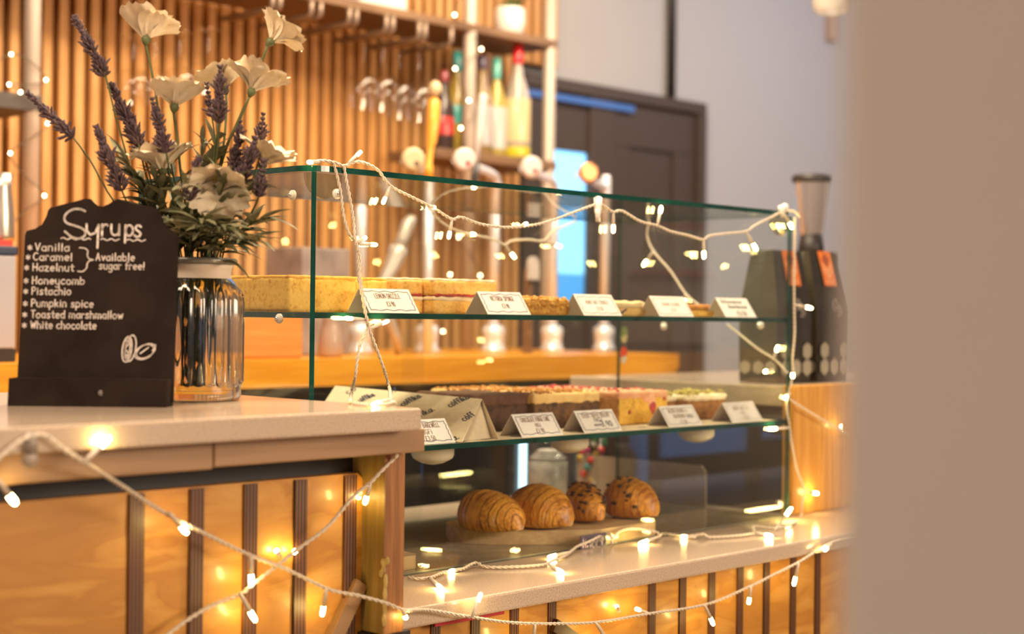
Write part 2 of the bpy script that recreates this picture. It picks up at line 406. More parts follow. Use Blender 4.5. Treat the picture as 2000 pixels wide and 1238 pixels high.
# slatted cladding: pitch 47 mm; runs to the door, and on above the door head
DT = 2.07
xs_end = PY(1027, 200, 3.74).x; xs_top = PY(1094, 60, 3.74).x
felt = MB().box(1.2, xs_end, 3.755, WY - .001, 0.0, CEIL).box(xs_end, xs_top, 3.755, WY - .001, DT + .03, CEIL)
felt.build('felt_backing', M['felt'], wall_back)
sl = MB(); x = 1.2
while x < xs_top - .02:
    z0 = 0.0 if x + .0275 < xs_end else DT + .03
    sl.box(x, x + .0275, 3.722, 3.757, z0, CEIL - .01); x += .047
sl.build('slat_cladding', M['slat'], wall_back, bevel=.002, seg=1)

# dark door with a narrow lit sidelight
dx0 = xs_end + .005; dx1 = PY(1377, 300, 3.75).x
bx0 = PY(1081, 440, 3.75).x; bx1 = PY(1152, 440, 3.75).x
fr = MB().box(dx0, dx1, 3.74, WY - .001, DT - .045, DT).box(dx1 - .05, dx1, 3.74, WY - .001, 0, DT - .045).box(bx1, bx1 + .14, 3.75, WY - .001, 0, DT - .045).box(dx0, bx0, 3.75, WY - .001, 0, DT - .045)
door = struct(fr, 'door_1', M['darkbrown'], bevel=.004)
lx0, lx1 = bx1 + .14, dx1 - .05
lf = MB().box(lx0, lx1, 3.775, WY - .001, 0, DT - .044)
for a, b, c, d in ((lx0, lx1, DT - .21, DT - .046), (lx0, lx0 + .1, 0, DT - .21), (lx1 - .13, lx1, 0, DT - .21), (lx0, lx1, .75, .9), (lx0, lx1, 0, .2)):
    lf.box(a, b, 3.762, 3.776, c, d)
lf.build('door_leaf', M['darkbrown'], door, bevel=.004)
wz1 = PY(1115, 296, 3.77).z; wz0 = PY(1115, 535, 3.77).z; wz2 = PY(1115, 604, 3.77).z
wf = MB().box(bx0, bx1, 3.765, WY - .001, wz1, DT - .045).box(bx0, bx1, 3.765, WY - .001, 0, wz2)
win = struct(wf, 'window_1', M['darkbrown'])
MB().box(bx0, bx1, 3.775, WY - .001, wz0, wz1).build('pane', emit('sidelight_sky', (0.22, 0.60, 1.0), 1.5), win)
MB().box(bx0, bx1, 3.775, WY - .001, wz2, wz0).build('lower_pane', emit('sidelight_low', (0.06, 0.33, 0.80), 0.9), win)
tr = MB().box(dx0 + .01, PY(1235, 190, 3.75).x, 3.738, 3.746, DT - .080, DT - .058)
tr.build('header_reflection', emit('painted_blue_reflection', (0.05, 0.14, 0.42), 0.30), door)  # blue reflection on the door header, put in as a glowing strip
pc = PY(1315, 95, 3.77)
o = MB().tube([(pc.x, 3.777, DT + .002), (pc.x, 3.777, CEIL)], .017, 10).build('wall_conduit', M['dark'], None, (pc.x, 3.777, DT))
tag(o, 'black vertical pipe on the grey wall above the dark door', 'pipe')

# ------------------------------------------------------------------ the bar
ZL, ZC = 1.1045, 0.82          # left stone top, right stone top
LY, RY = 1.457, 1.580          # their front edges
PXR = 1.393                    # right face of the end post
t = thing('stone_worktop', 'higher cream speckled stone worktop carrying the chalkboard and the flower jar', 'worktop', (0.2, LY, ZL), 'cream stone worktops')
MB().box(-1.0, 1.354, LY, 2.08, ZL - .028, ZL).build('slab', M['stone'], t, bevel=.003)
t = thing('stone_worktop', 'lower cream speckled stone worktop under the glass cake display', 'worktop', (PXR, RY, ZC), 'cream stone worktops')
MB().box(PXR + .001, 3.4, RY, 2.41, ZC - .028, ZC).build('slab', M['stone'], t, bevel=.004)

PYL = 1.575                    # face of the left plywood front
t = thing('plywood_panelling', 'plywood bar front with brown ribs under the higher stone worktop', 'bar front', (0.3, PYL, 0))
ptop = PY(600, 932, PYL).z
px1 = PY(712, 1000, PYL).x
nz = PY(690, 1110, PYL).z; nx = PY(693, 1110, PYL).x
out = [(-1.0, .05), (px1, .05), (px1, nz - .035), (nx, nz - .012), (nx + .004, nz), (px1, nz + .035), (px1, ptop - .006), (px1 - .006, ptop), (-1.0, ptop)]
out = [(-1.0, .05), (px1 - .004, .05), (px1 - .004, ptop - .008), (px1 - .012, ptop), (-1.0, ptop)]
MB().prism(out, PYL, PYL + .018, lambda u, v, d: (u, d, v)).build('panel', M['ply'], t)
for i, px in enumerate((-40, 264, 381, 486, 584, 681)):
    xc = PY(px, 1050, PYL).x; wd = .0098
    MB().box(xc - wd, xc + wd, PYL - .004, PYL + .002, .06, ptop - .002).build('rib', M['plyedge'], t)
a = PY(700, 1142, PYL - .006); b = PY(650, 1250, PYL - .006); d = (b - a); d.y = 0; d.normalize(); q = Vector((-d.z, 0, d.x)) * .0105
MB().obox((a + b) / 2, d * (b - a).length / 2 * 1.1, q, Vector((0, .006, 0))).build('diagonal_brace', M['rail'], t)
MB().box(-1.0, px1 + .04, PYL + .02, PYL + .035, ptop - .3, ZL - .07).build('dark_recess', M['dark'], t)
t = thing('counter_rail', 'brown wooden rail right under the higher stone worktop', 'rail', (0.3, 1.50, ZL - .06))
MB().box(-1.0, PY(411, 880, 1.50).x - .0015, 1.492, 1.53, ZL - .062, ZL - .0295).build('rail_length', M['rail'], t, bevel=.002)
MB().box(PY(411, 880, 1.50).x, 1.3925, 1.492, 1.529, ZL - .060, ZL - .0295).build('rail_length', M['rail'], t, bevel=.002)
t = thing('counter_end_post', 'worn orange wooden post at the end of the higher counter', 'post', (1.375, 1.53, 0))
pz0 = PY(775, 1236, 1.53).z
MB().box(1.3575, PXR, 1.53, 2.08, pz0, ZL - .0295, mis=[1, 0, 0, 0, 0, 0]).build('board', [M['post'], M['post_side_light']], t, bevel=.0015)
# glue drips left on the post
g = MB()
for i, (px, py) in enumerate([(751, 1098), (749, 1112), (753, 1135), (752, 1160), (751, 1185), (750, 1210), (748, 1098), (744, 1120), (757, 1095)]):
    p = PX(px, py, 1.3570); g.ball(p, .0055, 8, sq=(.25, .8, 2.0 if 2 <= i <= 5 else 1))
g.build('glue_smear', mat('old_glue', (0.52, 0.42, 0.20), 0.45, 0, (0.40, 0.30, 0.12), 60), t)
t = thing('plinth_kerb', 'dark kerb under the worn orange end post', 'kerb', (1.39, 1.56, 0))
MB().box(1.352, 1.41, 1.535, 2.0, 0, pz0 - .001).build('kerb_block', M['dark'], t)

PYR = 1.622
t = thing('plywood_panelling', 'plywood bar front with narrow brown ribs under the glass cake display', 'bar front', (2.2, PYR, 0))
MB().box(1.411, 3.35, PYR, PYR + .018, .05, ZC - .030).build('panel', M['ply'], t)
MB().box(1.411, 3.35, PYR - .001, PYR + .001, ZC - .0365, ZC - .0295).build('painted_shadow_strip', M['dark'], t)  # dark strip drawn in for the shade under the slab edge
for px, py in ((849, 1227), (927, 1213), (1003, 1200), (1077, 1187), (1272, 1152), (1332, 1142), (1389, 1131), (1444, 1122), (1496, 1112), (1548, 1102), (1596, 1093), (1700, 1075)):
    xc = PY(px, py, PYR).x
    MB().box(xc - .0088, xc + .0088, PYR - .003, PYR + .002, .06, ZC - .037).build('rib', M['plyedge'], t)
a = PY(1083, 1222, PYR - .006); b = PY(1140, 1262, PYR - .006); d = (b - a); d.y = 0; d.normalize(); q = Vector((-d.z, 0, d.x)) * .01
MB().obox((a + b) / 2, d * (b - a).length / 2 * 1.1, q, Vector((0, .006, 0))).build('diagonal_brace', mat('dark_brace', (.085, .034, .012), .5), t)
a = PY(850, 1222, 1.60); b = PY(985, 1196, 1.60)
MB().box(a.x, b.x, 1.60, 1.604, ZC - .037, ZC - .0295).build('red_tape', mat('red_tape', (0.45, 0.02, 0.03), 0.5), t)

# raised block at the right end
UX = PX(1545, 900, 2.70).x + .012
UY = 1.80
t = thing('counter_upstand', 'pale orange wooden upstand beside the right end of the glass display', 'counter upstand', (UX + .3, UY, ZC))
uz = PY(1590, 752, UY).z
MB().box(UX, UX + .9, UY, UY + .028, ZC + .0005, uz).build('front_board', M['pinewood'], t, bevel=.002)
MB().box(UX + .012, UX + .9, UY + .029, 2.40, ZC + .0005, uz - .045).build('carcass', M['darkbrown'], t)
t = thing('stone_ledge', 'beige stone ledge under the black coffee bags', 'worktop', (UX + .3, UY + .3, uz))
MB().box(UX + .004, UX + .9, UY + .03, 2.42, uz - .044, uz - .002).build('slab', M['stone'], t, bevel=.003)

# ------------------------------------------------------------------ single-stroke pen lettering
def arc(cx, cy, rx, ry, a0, a1, n=9):
    return [(cx + rx * math.cos(math.radians(a0 + (a1 - a0) * i / n)), cy + ry * math.sin(math.radians(a0 + (a1 - a0) * i / n))) for i in range(n + 1)]
def circ(cx, cy, rx, ry): return arc(cx, cy, rx, ry, 0, 360, 14)
G = {
 'a': (.95, [circ(.38, .48, .38, .48), [(.78, 1), (.78, 0)]]), 'b': (.95, [[(0, 1.65), (0, 0)], circ(.4, .48, .38, .48)]),
 'c': (.9, [arc(.45, .5, .45, .5, 50, 310)]), 'd': (.98, [circ(.38, .48, .38, .48), [(.78, 1.65), (.78, 0)]]),
 'e': (.95, [[(0.03, .5), (.8, .55)] + arc(.42, .5, .40, .5, 5, 310)]), 'f': (.7, [arc(.5, 1.3, .3, .35, 40, 180) + [(.2, 0)], [(0, .9), (.55, .9)]]),
 'g': (.95, [circ(.38, .48, .38, .48), [(.78, 1)] + arc(.4, -.3, .38, .35, 0, -150)]), 'h': (.95, [[(0, 1.65), (0, 0)], arc(.37, .55, .37, .45, 180, 0) + [(.74, 0)]]),
 'i': (.4, [[(.12, 1), (.12, 0)], [(.12, 1.32), (.12, 1.42)]]), 'j': (.5, [[(.3, 1)] + arc(.05, -.3, .25, .3, 0, -120)]),
 'k': (.85, [[(0, 1.65), (0, 0)], [(.62, 1), (.02, .42)], [(.2, .58), (.7, 0)]]), 'l': (.35, [[(.1, 1.65), (.1, 0)]]),
 'm': (1.4, [[(0, 1), (0, 0)], arc(.3, .6, .3, .4, 180, 0) + [(.6, 0)], arc(.9, .6, .3, .4, 180, 0) + [(1.2, 0)]]),
 'n': (.92, [[(0, 1), (0, 0)], arc(.36, .58, .36, .42, 180, 0) + [(.72, 0)]]), 'o': (1.0, [circ(.42, .5, .42, .5)]),
 'p': (.95, [[(0, 1), (0, -.65)], circ(.4, .5, .39, .5)]), 'r': (.68, [[(0, 1), (0, 0)], arc(.35, .55, .35, .43, 180, 55)]),
 's': (.85, [[(.66, .86), (.5, .99), (.25, .98), (.08, .8), (.2, .6), (.5, .45), (.66, .26), (.52, .04), (.22, 0), (0, .14)]]),
 't': (.72, [[(.28, 1.45), (.28, .2), (.42, .02), (.6, .06)], [(0, .98), (.6, .98)]]), 'u': (.92, [[(0, 1)] + arc(.36, .4, .36, .4, 180, 360) + [(.72, 1)], [(.72, 1), (.72, 0)]]),
 'v': (.8, [[(0, 1), (.33, 0), (.68, 1)]]), 'w': (1.2, [[(0, 1), (.25, 0), (.5, .8), (.75, 0), (1.02, 1)]]),
 'y': (.92, [[(0, 1)] + arc(.36, .42, .36, .42, 180, 360) + [(.72, 1)], [(.72, 1)] + arc(.34, -.3, .38, .35, 0, -145)]), 'z': (.82, [[(0, 1), (.65, 1), (0, 0), (.7, 0)]]),
 'x': (.8, [[(0, 1), (.65, 0)], [(.65, 1), (0, 0)]]), '*': (1.0, [[(.4, .95), (.4, .1)], [(.05, .75), (.75, .3)], [(.05, .3), (.75, .75)]]),
 '!': (.4, [[(.15, 1.6), (.1, .4)], [(.08, .05), (.09, -.02)]]), '.': (.35, [[(.1, .03), (.13, .1)]]), '-': (.7, [[(0, .6), (.55, .6)]]),
 '(': (.5, [arc(.5, .7, .4, 1.0, 130, 230)]), ')': (.5, [arc(-.1, .7, .4, 1.0, 50, -50)]), '&': (1.0, [[(.8, 0), (.15, 1.2), (.3, 1.6), (.5, 1.3), (.05, .5), (.2, 0), (.5, .05), (.8, .6)]]),
 'ò': (1.0, [circ(.42, .5, .42, .5), [(.5, 1.25), (.42, 1.42)]]), "'": (.3, [[(.1, 1.6), (.1, 1.3)]]),
 'A': (1.05, [[(0, 0), (.42, 1.6), (.85, 0)], [(.15, .55), (.7, .55)]]), 'B': (.95, [[(0, 0), (0, 1.6)] + arc(.35, 1.22, .38, .38, 90, -90) + arc(.38, .42, .42, .42, 90, -90) + [(0, 0)]]),
 'C': (1.0, [arc(.5, .8, .5, .8, 50, 310)]), 'D': (1.0, [[(0, 0), (0, 1.6)] + arc(.25, .8, .55, .8, 90, -90) + [(0, 0)]]),
 'E': (.85, [[(.7, 1.6), (0, 1.6), (0, 0), (.7, 0)], [(0, .85), (.55, .85)]]), 'F': (.8, [[(.7, 1.6), (0, 1.6), (0, 0)], [(0, .85), (.5, .85)]]),
 'G': (1.05, [arc(.5, .8, .5, .8, 50, 320) + [(.88, .7), (.5, .7)]]), 'H': (1.0, [[(0, 1.6), (0, 0)], [(.8, 1.6), (.8, 0)], [(0, .8), (.8, .8)]]),
 'I': (.35, [[(.1, 1.6), (.1, 0)]]), 'K': (.9, [[(0, 1.6), (0, 0)], [(.75, 1.6), (0, .7)], [(.2, .9), (.78, 0)]]), 'L': (.8, [[(0, 1.6), (0, 0), (.68, 0)]]),
 'M': (1.2, [[(0, 0), (.05, 1.6), (.5, .4), (.95, 1.6), (1.0, 0)]]), 'N': (1.0, [[(0, 0), (0, 1.6), (.8, 0), (.8, 1.6)]]), 'O': (1.1, [circ(.48, .8, .46, .8)]),
 'P': (.9, [[(0, 0), (0, 1.6)] + arc(.32, 1.18, .42, .42, 90, -90) + [(0, .76)]]), 'R': (.95, [[(0, 0), (0, 1.6)] + arc(.32, 1.2, .4, .4, 90, -90) + [(0, .8)], [(.3, .8), (.78, 0)]]),
 'S': (.95, [[(.75, 1.35), (.55, 1.57), (.25, 1.57), (.05, 1.3), (.2, 1.0), (.55, .75), (.75, .42), (.6, .06), (.25, 0), (0, .25)]]),
 'T': (.95, [[(0, 1.6), (.85, 1.6)], [(.42, 1.6), (.42, 0)]]), 'U': (1.0, [[(0, 1.6)] + arc(.4, .42, .4, .42, 180, 360) + [(.8, 1.6)]]), 'V': (.95, [[(0, 1.6), (.4, 0), (.82, 1.6)]]),
 'W': (1.35, [[(0, 1.6), (.3, 0), (.6, 1.2), (.9, 0), (1.2, 1.6)]]), 'X': (.9, [[(0, 1.6), (.78, 0)], [(.78, 1.6), (0, 0)]]), 'Y': (.9, [[(0, 1.6), (.4, .8), (.8, 1.6)], [(.4, .8), (.4, 0)]]), 'Z': (.9, [[(0, 1.6), (.75, 1.6), (0, 0), (.78, 0)]]),
 '0': (.9, [circ(.38, .8, .36, .8)]), '1': (.5, [[(0, 1.3), (.2, 1.6), (.2, 0)]]), '3': (.85, [arc(.3, 1.2, .38, .4, 140, -80) + arc(.3, .42, .42, .42, 80, -140)]), '5': (.85, [[(.7, 1.6), (.12, 1.6), (.05, .9)] + arc(.3, .5, .42, .5, 110, -140)]),
 '9': (.9, [circ(.38, 1.18, .36, .42), [(.74, 1.2), (.6, 0)]]), '£': (.95, [arc(.5, 1.2, .3, .4, 30, 180) + [(.25, .3), (0, 0), (.8, 0)], [(0, .75), (.55, .75)]]),
}
def strokes(s, x0, y0, h, width=None, slant=0.0, wob=0.0):
    out = []; x = 0.0
    for ch in s:
        if ch == ' ': x += .7; continue
        adv, ls = G[ch]
        for L in ls: out.append([(x + p[0] + p[1] * slant, p[1]) for p in L])
        x += adv + .22
    total = max(x - .22, .01); sx = h if width is None else width / total
    return [[(x0 + p[0] * sx, y0 + p[1] * h + (math.sin(p[0] * 1.7 + i) * wob * h)) for p in L] for i, L in enumerate(out)]

# ------------------------------------------------------------------ chalkboard sign
SC = PZ(177, 793, ZL); SD = (SC - EYE).dot(CF); SS = SD / FP           # metres per photo pixel at the sign
su = (CR0 + CF * .03).normalized(); sn = Vector((su.y, -su.x, 0))       # sn points towards the viewer
if sn.dot(CF) > 0: sn = -sn
lean = 0.10
def smap(px, py, d=0.0):
    h = (793 - py) * SS
    return SC + su * ((px - 177) * SS) + Vector((0, 0, h)) + sn * (d - h * lean) - sn * .012
sign = thing('chalkboard_sign', 'black chalkboard reading Syrups with a scalloped top on the higher worktop', 'sign', SC)
prof = [(27, 786), (31, 458), (34, 450), (52, 445), (64, 436), (72, 420), (75, 408), (80, 403), (100, 397), (122, 391), (148, 384), (156, 384), (161, 390), (170, 397), (182, 399), (194, 394), (204, 387), (212, 384), (221, 387), (238, 391), (258, 395), (276, 398), (288, 402), (296, 414), (302, 428), (312, 440), (326, 450), (332, 458), (332, 786)]
MB().prism(prof, 0, -.010, smap).build('board', M['chalk'], sign, bevel=.0012)
MB().prism([(23, 793), (25, 739), (330, 739), (328, 793)], .016, -.03, lambda u, v, d: SC + su * ((u - 177) * SS) + Vector((0, 0, (793 - v) * SS)) + sn * d).build('base_block', M['chalk'], sign, bevel=.002)
ch = MB(); fm = lambda x, y: smap(x, -y, .0006)
def chtext(s, x0, base, h, width, wd=2.6, **k): ch.ribbon(strokes(s, x0, -base, h, width, **k), wd, fm)
S_ = [(148, 409), (138, 405), (124, 406), (112, 414), (108, 424), (113, 433), (128, 438), (142, 443), (150, 450), (148, 459), (136, 464), (122, 460), (110, 450)]
ch.ribbon([[(p.x, p.y) for p in smooth_path([(a, -b, 0) for a, b in S_], 2)]], 4.6, fm)
ch.ribbon([[(152, -435), (153, -448), (160, -456), (170, -452), (176, -436)], [(176, -436), (175, -465), (175, -482)]], 4.4, fm)
chtext('r', 183, 458, 23, 13, 4.4); chtext('u', 201, 456, 21, 20, 4.4); chtext('p', 229, 457, 21, 18, 4.4); chtext('s', 247, 459, 23, 16, 4.4)
for xa, xb in ((103, 163), (181, 219), (233, 270)):
    ch.ribbon([[(x, -464 + 1.6 * math.sin((x - xa) * .38) - (x - 103) * .012) for x in range(xa, xb, 2)]], 3.0, fm)
for s, x1, base in (('Vanilla', 121, 489), ('Caramel', 127, 508), ('Hazelnut', 131, 529), ('Honeycomb', 153, 555), ('Pistachio', 127, 576), ('Pumpkin spice', 172, 600), ('Toasted marshmallow', 231, 622), ('White chocolate', 179, 643)):
    x0 = 53 if base < 500 else 50
    chtext('*', x0 - 17 + (2 if base < 520 else 0), base, 11, 11, 2.4); chtext(s, x0, base, 9.0, x1 - x0, 2.5, wob=.04)
chtext('Available', 173, 507, 9, 77, 2.4); chtext('sugar free!', 180, 524, 9, 90, 2.4)
br = [(140, 482), (150, 483), (156, 488), (156, 498), (160, 504), (168, 506), (160, 508), (156, 514), (155, 522), (148, 529), (138, 529)]
ch.ribbon([[(p.x, p.y) for p in smooth_path([(a, -b, 0) for a, b in br], 2)]], 2.8, fm)
def ell(cx, cy, rx, ry, rot, n=26):
    r = math.radians(rot); return [(cx + rx * math.cos(t) * math.cos(r) - ry * math.sin(t) * math.sin(r), -(cy + rx * math.cos(t) * math.sin(r) + ry * math.sin(t) * math.cos(r))) for t in [2 * pi * i / n for i in range(n + 1)]]
ch.ribbon([ell(240, 682, 9, 25, 6), ell(247, 680, 10, 26, 8), ell(241, 681, 4.5, 19, 6)], 3.0, fm)
ch.ribbon([ell(274, 687, 20, 13, -28), ell(277, 685, 20, 12, -30), [(286, -672), (296, -673), (290, -684)], [(238, -665), (246, -668), (236, -680), (243, -690), (236, -698)], [(266, -690), (282, -678)]], 2.6, fm)
ch.build('chalk_writing', M['chalkline'], sign, fixn=False)
sm = MB().ball(smap(203, 766, .0295), .005, 8, sq=(1, .3, .8)); sm.build('chalk_smudge', mat('chalk_smudge', (.16, .14, .13), .9), sign)
# ------------------------------------------------------------------ jar with artificial flowers
JD = 2.11
JC = PD(382, 781, JD); JC.z = ZL
jar = thing('glass_jar', 'ribbed clear glass jar with a cream neck band holding the flowers', 'jar', JC)
rib = lambda a, h: 1 + (0.028 * math.cos(26 * a) if .022 < h < .150 else 0)
outer = [(.050, .0005), (.058, .002), (.061, .008), (.060, .017), (.0615, .022), (.0622, .026), (.0622, .06), (.0622, .10), (.0622, .132), (.0605, .143), (.056, .152), (.0495, .160), (.0455, .165)]
body = MB().lathe(JC, [(.0005, .0015)] + outer, 234, rfun=rib, close=False).lathe(JC, [(.0455, .165), (.0445, .165)], 48, close=False).build('body', M['jarouter'], jar, fixn=True)
MB().lathe(JC, [(.0445, .165), (.054, .146), (.0575, .13), (.0575, .03), (.054, .014), (.001, .012)], 48, close=False).build('inner_wall', M['jarglass'], jar)
MB().lathe(JC, [(.0465, .1635), (.0455, .170), (.0462, .178), (.0490, .1825), (.0470, .1825), (.0440, .176), (.0440, .166), (.0465, .1635)], 48, close=False).build('neck_band', mat('cream_band', (.66, .55, .44), .8), jar)
MB().lathe(JC, [(.0475, .183), (.0525, .1835), (.0545, .187), (.0535, .1905), (.050, .1915), (.0465, .189), (.0475, .183)], 48, close=False).build('rim', mat('grey_glass_rim', (.16, .15, .13), .15, coat=.5), jar)
NECK = JC + Vector((0, 0, .188))

def inside_start(dx, dz=0.02):
    a = R.uniform(0, 2 * pi); r = R.uniform(.005, .032)
    return JC + Vector((r * math.cos(a), r * math.sin(a), dz))
def neckpt(px):
    p = PD(px, 505, JD + R.uniform(-.02, .02)); d = p - NECK; d.z = 0
    if d.length > .034: d *= .034 / d.length
    return NECK + d
def petal(mb, C, A, az, Lp, open_, wd, ph):
    A = A.normalized(); ax = A.orthogonal().normalized(); ay = A.cross(ax)
    out = ax * math.cos(az) + ay * math.sin(az); side = A.cross(out)
    nu, nv = 8, 10; b = []
    for i in range(nu + 1):
        u = i / nu; ang = open_ * (0.50 + 0.46 * u)
        wu = wd * (0.16 + 1.05 * math.sin(min(1, u * 1.03) * pi * .60)) * (1 - .25 * u ** 6)
        for j in range(nv + 1):
            v = -1 + 2 * j / nv
            l = Lp * u * (1 - .10 * v * v * u + .05 * math.cos(3 * pi * v + ph) * u ** 3)
            p = C + A * (l * math.cos(ang)) + out * (l * math.sin(ang)) + side * (v * wu * Lp)
            nrm = (A * math.sin(ang) - out * math.cos(ang))
            p += nrm * (.09 * Lp * v * v * u + .045 * Lp * u * u * math.sin(5 * v + ph) + .02 * Lp * u * math.sin(11 * v + 2 * ph))
            b.append(p)
    n = nv + 1
    mb.add(b, [[i * n + j, i * n + j + 1, (i + 1) * n + j + 1, (i + 1) * n + j] for i in range(nu) for j in range(nv)], 0, True)
def leafblade(mb, p0, d, L, wd, droop, twist=0.0):
    d = d.normalized(); s = d.cross(Vector((0, 0, 1)))
    if s.length < .1: s = CR0.copy()
    s.normalize(); s = Matrix.Rotation(twist, 3, d) @ s; up = s.cross(d).normalized()
    vs = []; n = 7
    for i in range(n + 1):
        u = i / n; w_ = wd * (math.sin(pi * min(1, u * .96 + .04)) ** .8) * (1 - .35 * u)
        c = p0 + d * (L * u) - Vector((0, 0, 1)) * droop * L * u * u
        for v in (-1, 0, 1): vs.append(c + s * v * w_ + up * (abs(v) * w_ * .35))
    mb.add(vs, [[i * 3 + j, i * 3 + j + 1, i * 3 + j + 4, i * 3 + j + 3] for i in range(n) for j in range(2)], 0, True)
def vdir(r, u, t): return (CR * r + CU * u - CF * t).normalized()

# white cosmos: calyx pixel, depth, axis(right, up, towards viewer), petal length, opening, stem pixels, label
cosmos = [
 ((285, 80), 2.08, (.02, 1, -.38), .050, 1.02, [(292, 120), (302, 170), (322, 300), (345, 430)], 'tall cream cosmos flower at the upper left, open upwards on a bare stem', 8),
 ((526, 84), 2.10, (.62, .75, -.30), .047, 0.90, [(508, 130), (470, 230), (437, 300), (410, 420)], 'cream cosmos flower highest on the right, tilted to the right', 7),
 ((340, 212), 2.06, (.02, 1, -.30), .044, 0.95, [(345, 260), (352, 330), (366, 430)], 'cream cosmos flower in the middle, open upwards like a cup', 8),
 ((440, 178), 2.14, (-.35, .95, -.25), .046, 1.00, [(442, 220), (434, 300), (404, 430)], 'cream cosmos flower behind the tall lavender spike right of centre', 7),
 ((490, 182), 2.09, (.30, .95, -.25), .050, 0.98, [(470, 225), (440, 296), (408, 420)], 'broad cream cosmos flower right of centre, on the forked stem', 7),
 ((318, 338), 2.07, (-.15, .95, .02), .054, .95, [(330, 345), (348, 390), (366, 450)], 'low cream cosmos flower left of centre among the lavender', 7),
 ((512, 326), 2.08, (.45, .9, .15), .047, 0.95, [(490, 360), (455, 410), (420, 470)], 'cream cosmos flower low on the right, beside the glass corner', 7),
 ((422, 340), 2.045, (.12, -.62, .72), .056, 1.0, [(428, 340), (418, 380), (405, 430), (395, 470)], 'drooping cream cosmos flower low in the middle, above the jar mouth', 7),
]
for (c, D, ax, Lp, op, st, lab, npet) in cosmos:
    C = PD(*c, D); A = vdir(*ax)
    pts = [C - A * .004] + [PD(*q, D + (JD - D) * (k + 1) / (len(st) + 1)) for k, q in enumerate(st)] + [neckpt(st[-1][0]), inside_start(0)]
    t = thing('cosmos_flower', lab, 'flower', pts[-1], 'cosmos flowers in the jar')
    MB().tube(smooth_path(pts, .012), .0019, 6).build('stem', M['green'], t)
    MB().lathe(C - A * .006, [(.0018, 0), (.005, .004), (.0065, .009), (.004, .013)], 10, axis=A).build('calyx', M['green'], t)
    pm = MB(); a0 = R.uniform(0, 6)
    for k in range(npet):
        petal(pm, C + A * .003, A, a0 + 2 * pi * k / npet + R.uniform(-.12, .12), Lp * R.uniform(.9, 1.08), op * R.uniform(.78, 1.22), .40, R.uniform(0, 6))
    pm.build('petals', M['petal'], t, fixn=False)
    MB().ball(C + A * .009, .0055, 8).build('flower_eye', mat('yellow_stamen', (.45, .30, .05), .8), t)

# lavender: tip, base, depth, fatness, stem pixels, label
lavs = [
 ((147, 36), (205, 148), 2.05, 1.0, [(232, 250), (262, 345), (310, 440)], 'tallest lavender spike, leaning out at the upper left'),
 ((58, 186), (142, 268), 2.05, .95, [(180, 320), (222, 392), (300, 470)], 'lavender spike leaning furthest out to the left, over the chalkboard'),
 ((218, 168), (270, 280), 2.08, 1.15, [(285, 340), (315, 440)], 'thick lavender spike left of centre, under the tall left cosmos'),
 ((190, 252), (238, 372), 2.04, 1.15, [(258, 410), (315, 475)], 'low thick lavender spike at the left, just above the chalkboard top'),
 ((298, 196), (325, 298), 2.03, .95, [(335, 360), (350, 440)], 'slim lavender spike just left of the cup-shaped cosmos stem'),
 ((430, 134), (428, 240), 2.03, 1.1, [(424, 300), (406, 430)], 'tall lavender spike in front of the paired cosmos flowers'),
 ((404, 166), (414, 228), 2.06, .7, [(420, 290), (404, 430)], 'short lavender shoot left of the tall middle lavender spike'),
 ((514, 226), (508, 282), 2.09, .85, [(498, 340), (446, 440)], 'small lavender spike above the right-hand cosmos by the glass'),
 ((470, 240), (458, 330), 2.07, .95, [(448, 380), (418, 450)], 'lavender spike leaning on the forked cosmos stem'),
 ((498, 275), (468, 372), 2.04, 1.25, [(452, 410), (420, 470)], 'fat lavender spike at the right, largest of the low ones'),
 ((460, 296), (452, 368), 2.06, 1.1, [(446, 410), (414, 470)], 'dense lavender spike behind the fat right-hand one'),
 ((515, 318), (505, 384), 2.03, .95, [(488, 420), (436, 478)], 'lavender spike hanging lowest at the right above the cake slice'),
 ((386, 312), (368, 392), 2.02, 1.05, [(366, 430), (372, 480)], 'lavender spike in front of the drooping cosmos'),
 ((250, 215), (282, 305), 2.10, .95, [(300, 370), (330, 450)], 'lavender spike tucked behind the thick left one'),
]
for (tip, base, D, fat, st, lab) in lavs:
    T = PD(*tip, D); B = PD(*base, D)
    pts = [T, T.lerp(B, .5), B] + [PD(*q, D + (JD - D) * (k + 1) / (len(st) + 1)) for k, q in enumerate(st)] + [neckpt(st[-1][0]), inside_start(0)]
    t = thing('lavender_sprig', lab, 'flower', pts[-1], 'lavender sprigs in the jar')
    MB().tube(smooth_path(pts, .012), .0013, 5).build('stem', M['green'], t)
    bm_ = MB(); ax = (T - B); Ls = ax.length; ax.normalize(); o1 = ax.orthogonal().normalized(); o2 = ax.cross(o1)
    nw = max(6, int(Ls / .0056))
    for i in range(nw + 1):
        u = i / nw; c = B.lerp(T, u) + o1 * R.uniform(-.001, .001)
        rad = fat * (1 - .55 * u ** 2) * (.78 + .22 * math.sin(i * 1.05)); nb = 9 if u < .85 else 7
        for k in range(nb):
            a = 2 * pi * (k + R.random() * .7) / nb + i; tilt = R.uniform(.45, 1.25) * (1 - .45 * u)
            d = (ax * math.cos(tilt) + (o1 * math.cos(a) + o2 * math.sin(a)) * math.sin(tilt))
            p0 = c + (o1 * math.cos(a) + o2 * math.sin(a)) * .0025 * rad
            l = .0165 * rad * R.uniform(.75, 1.15)
            bm_.tube([p0, p0 + d * l * .45, p0 + d * l * .8, p0 + d * l], [.0008, .0017 * (.6 + .4 * fat), .0015, .0003], 5, cap=False)
    bm_.build('flower_spike', M['lav'], t, fixn=False)

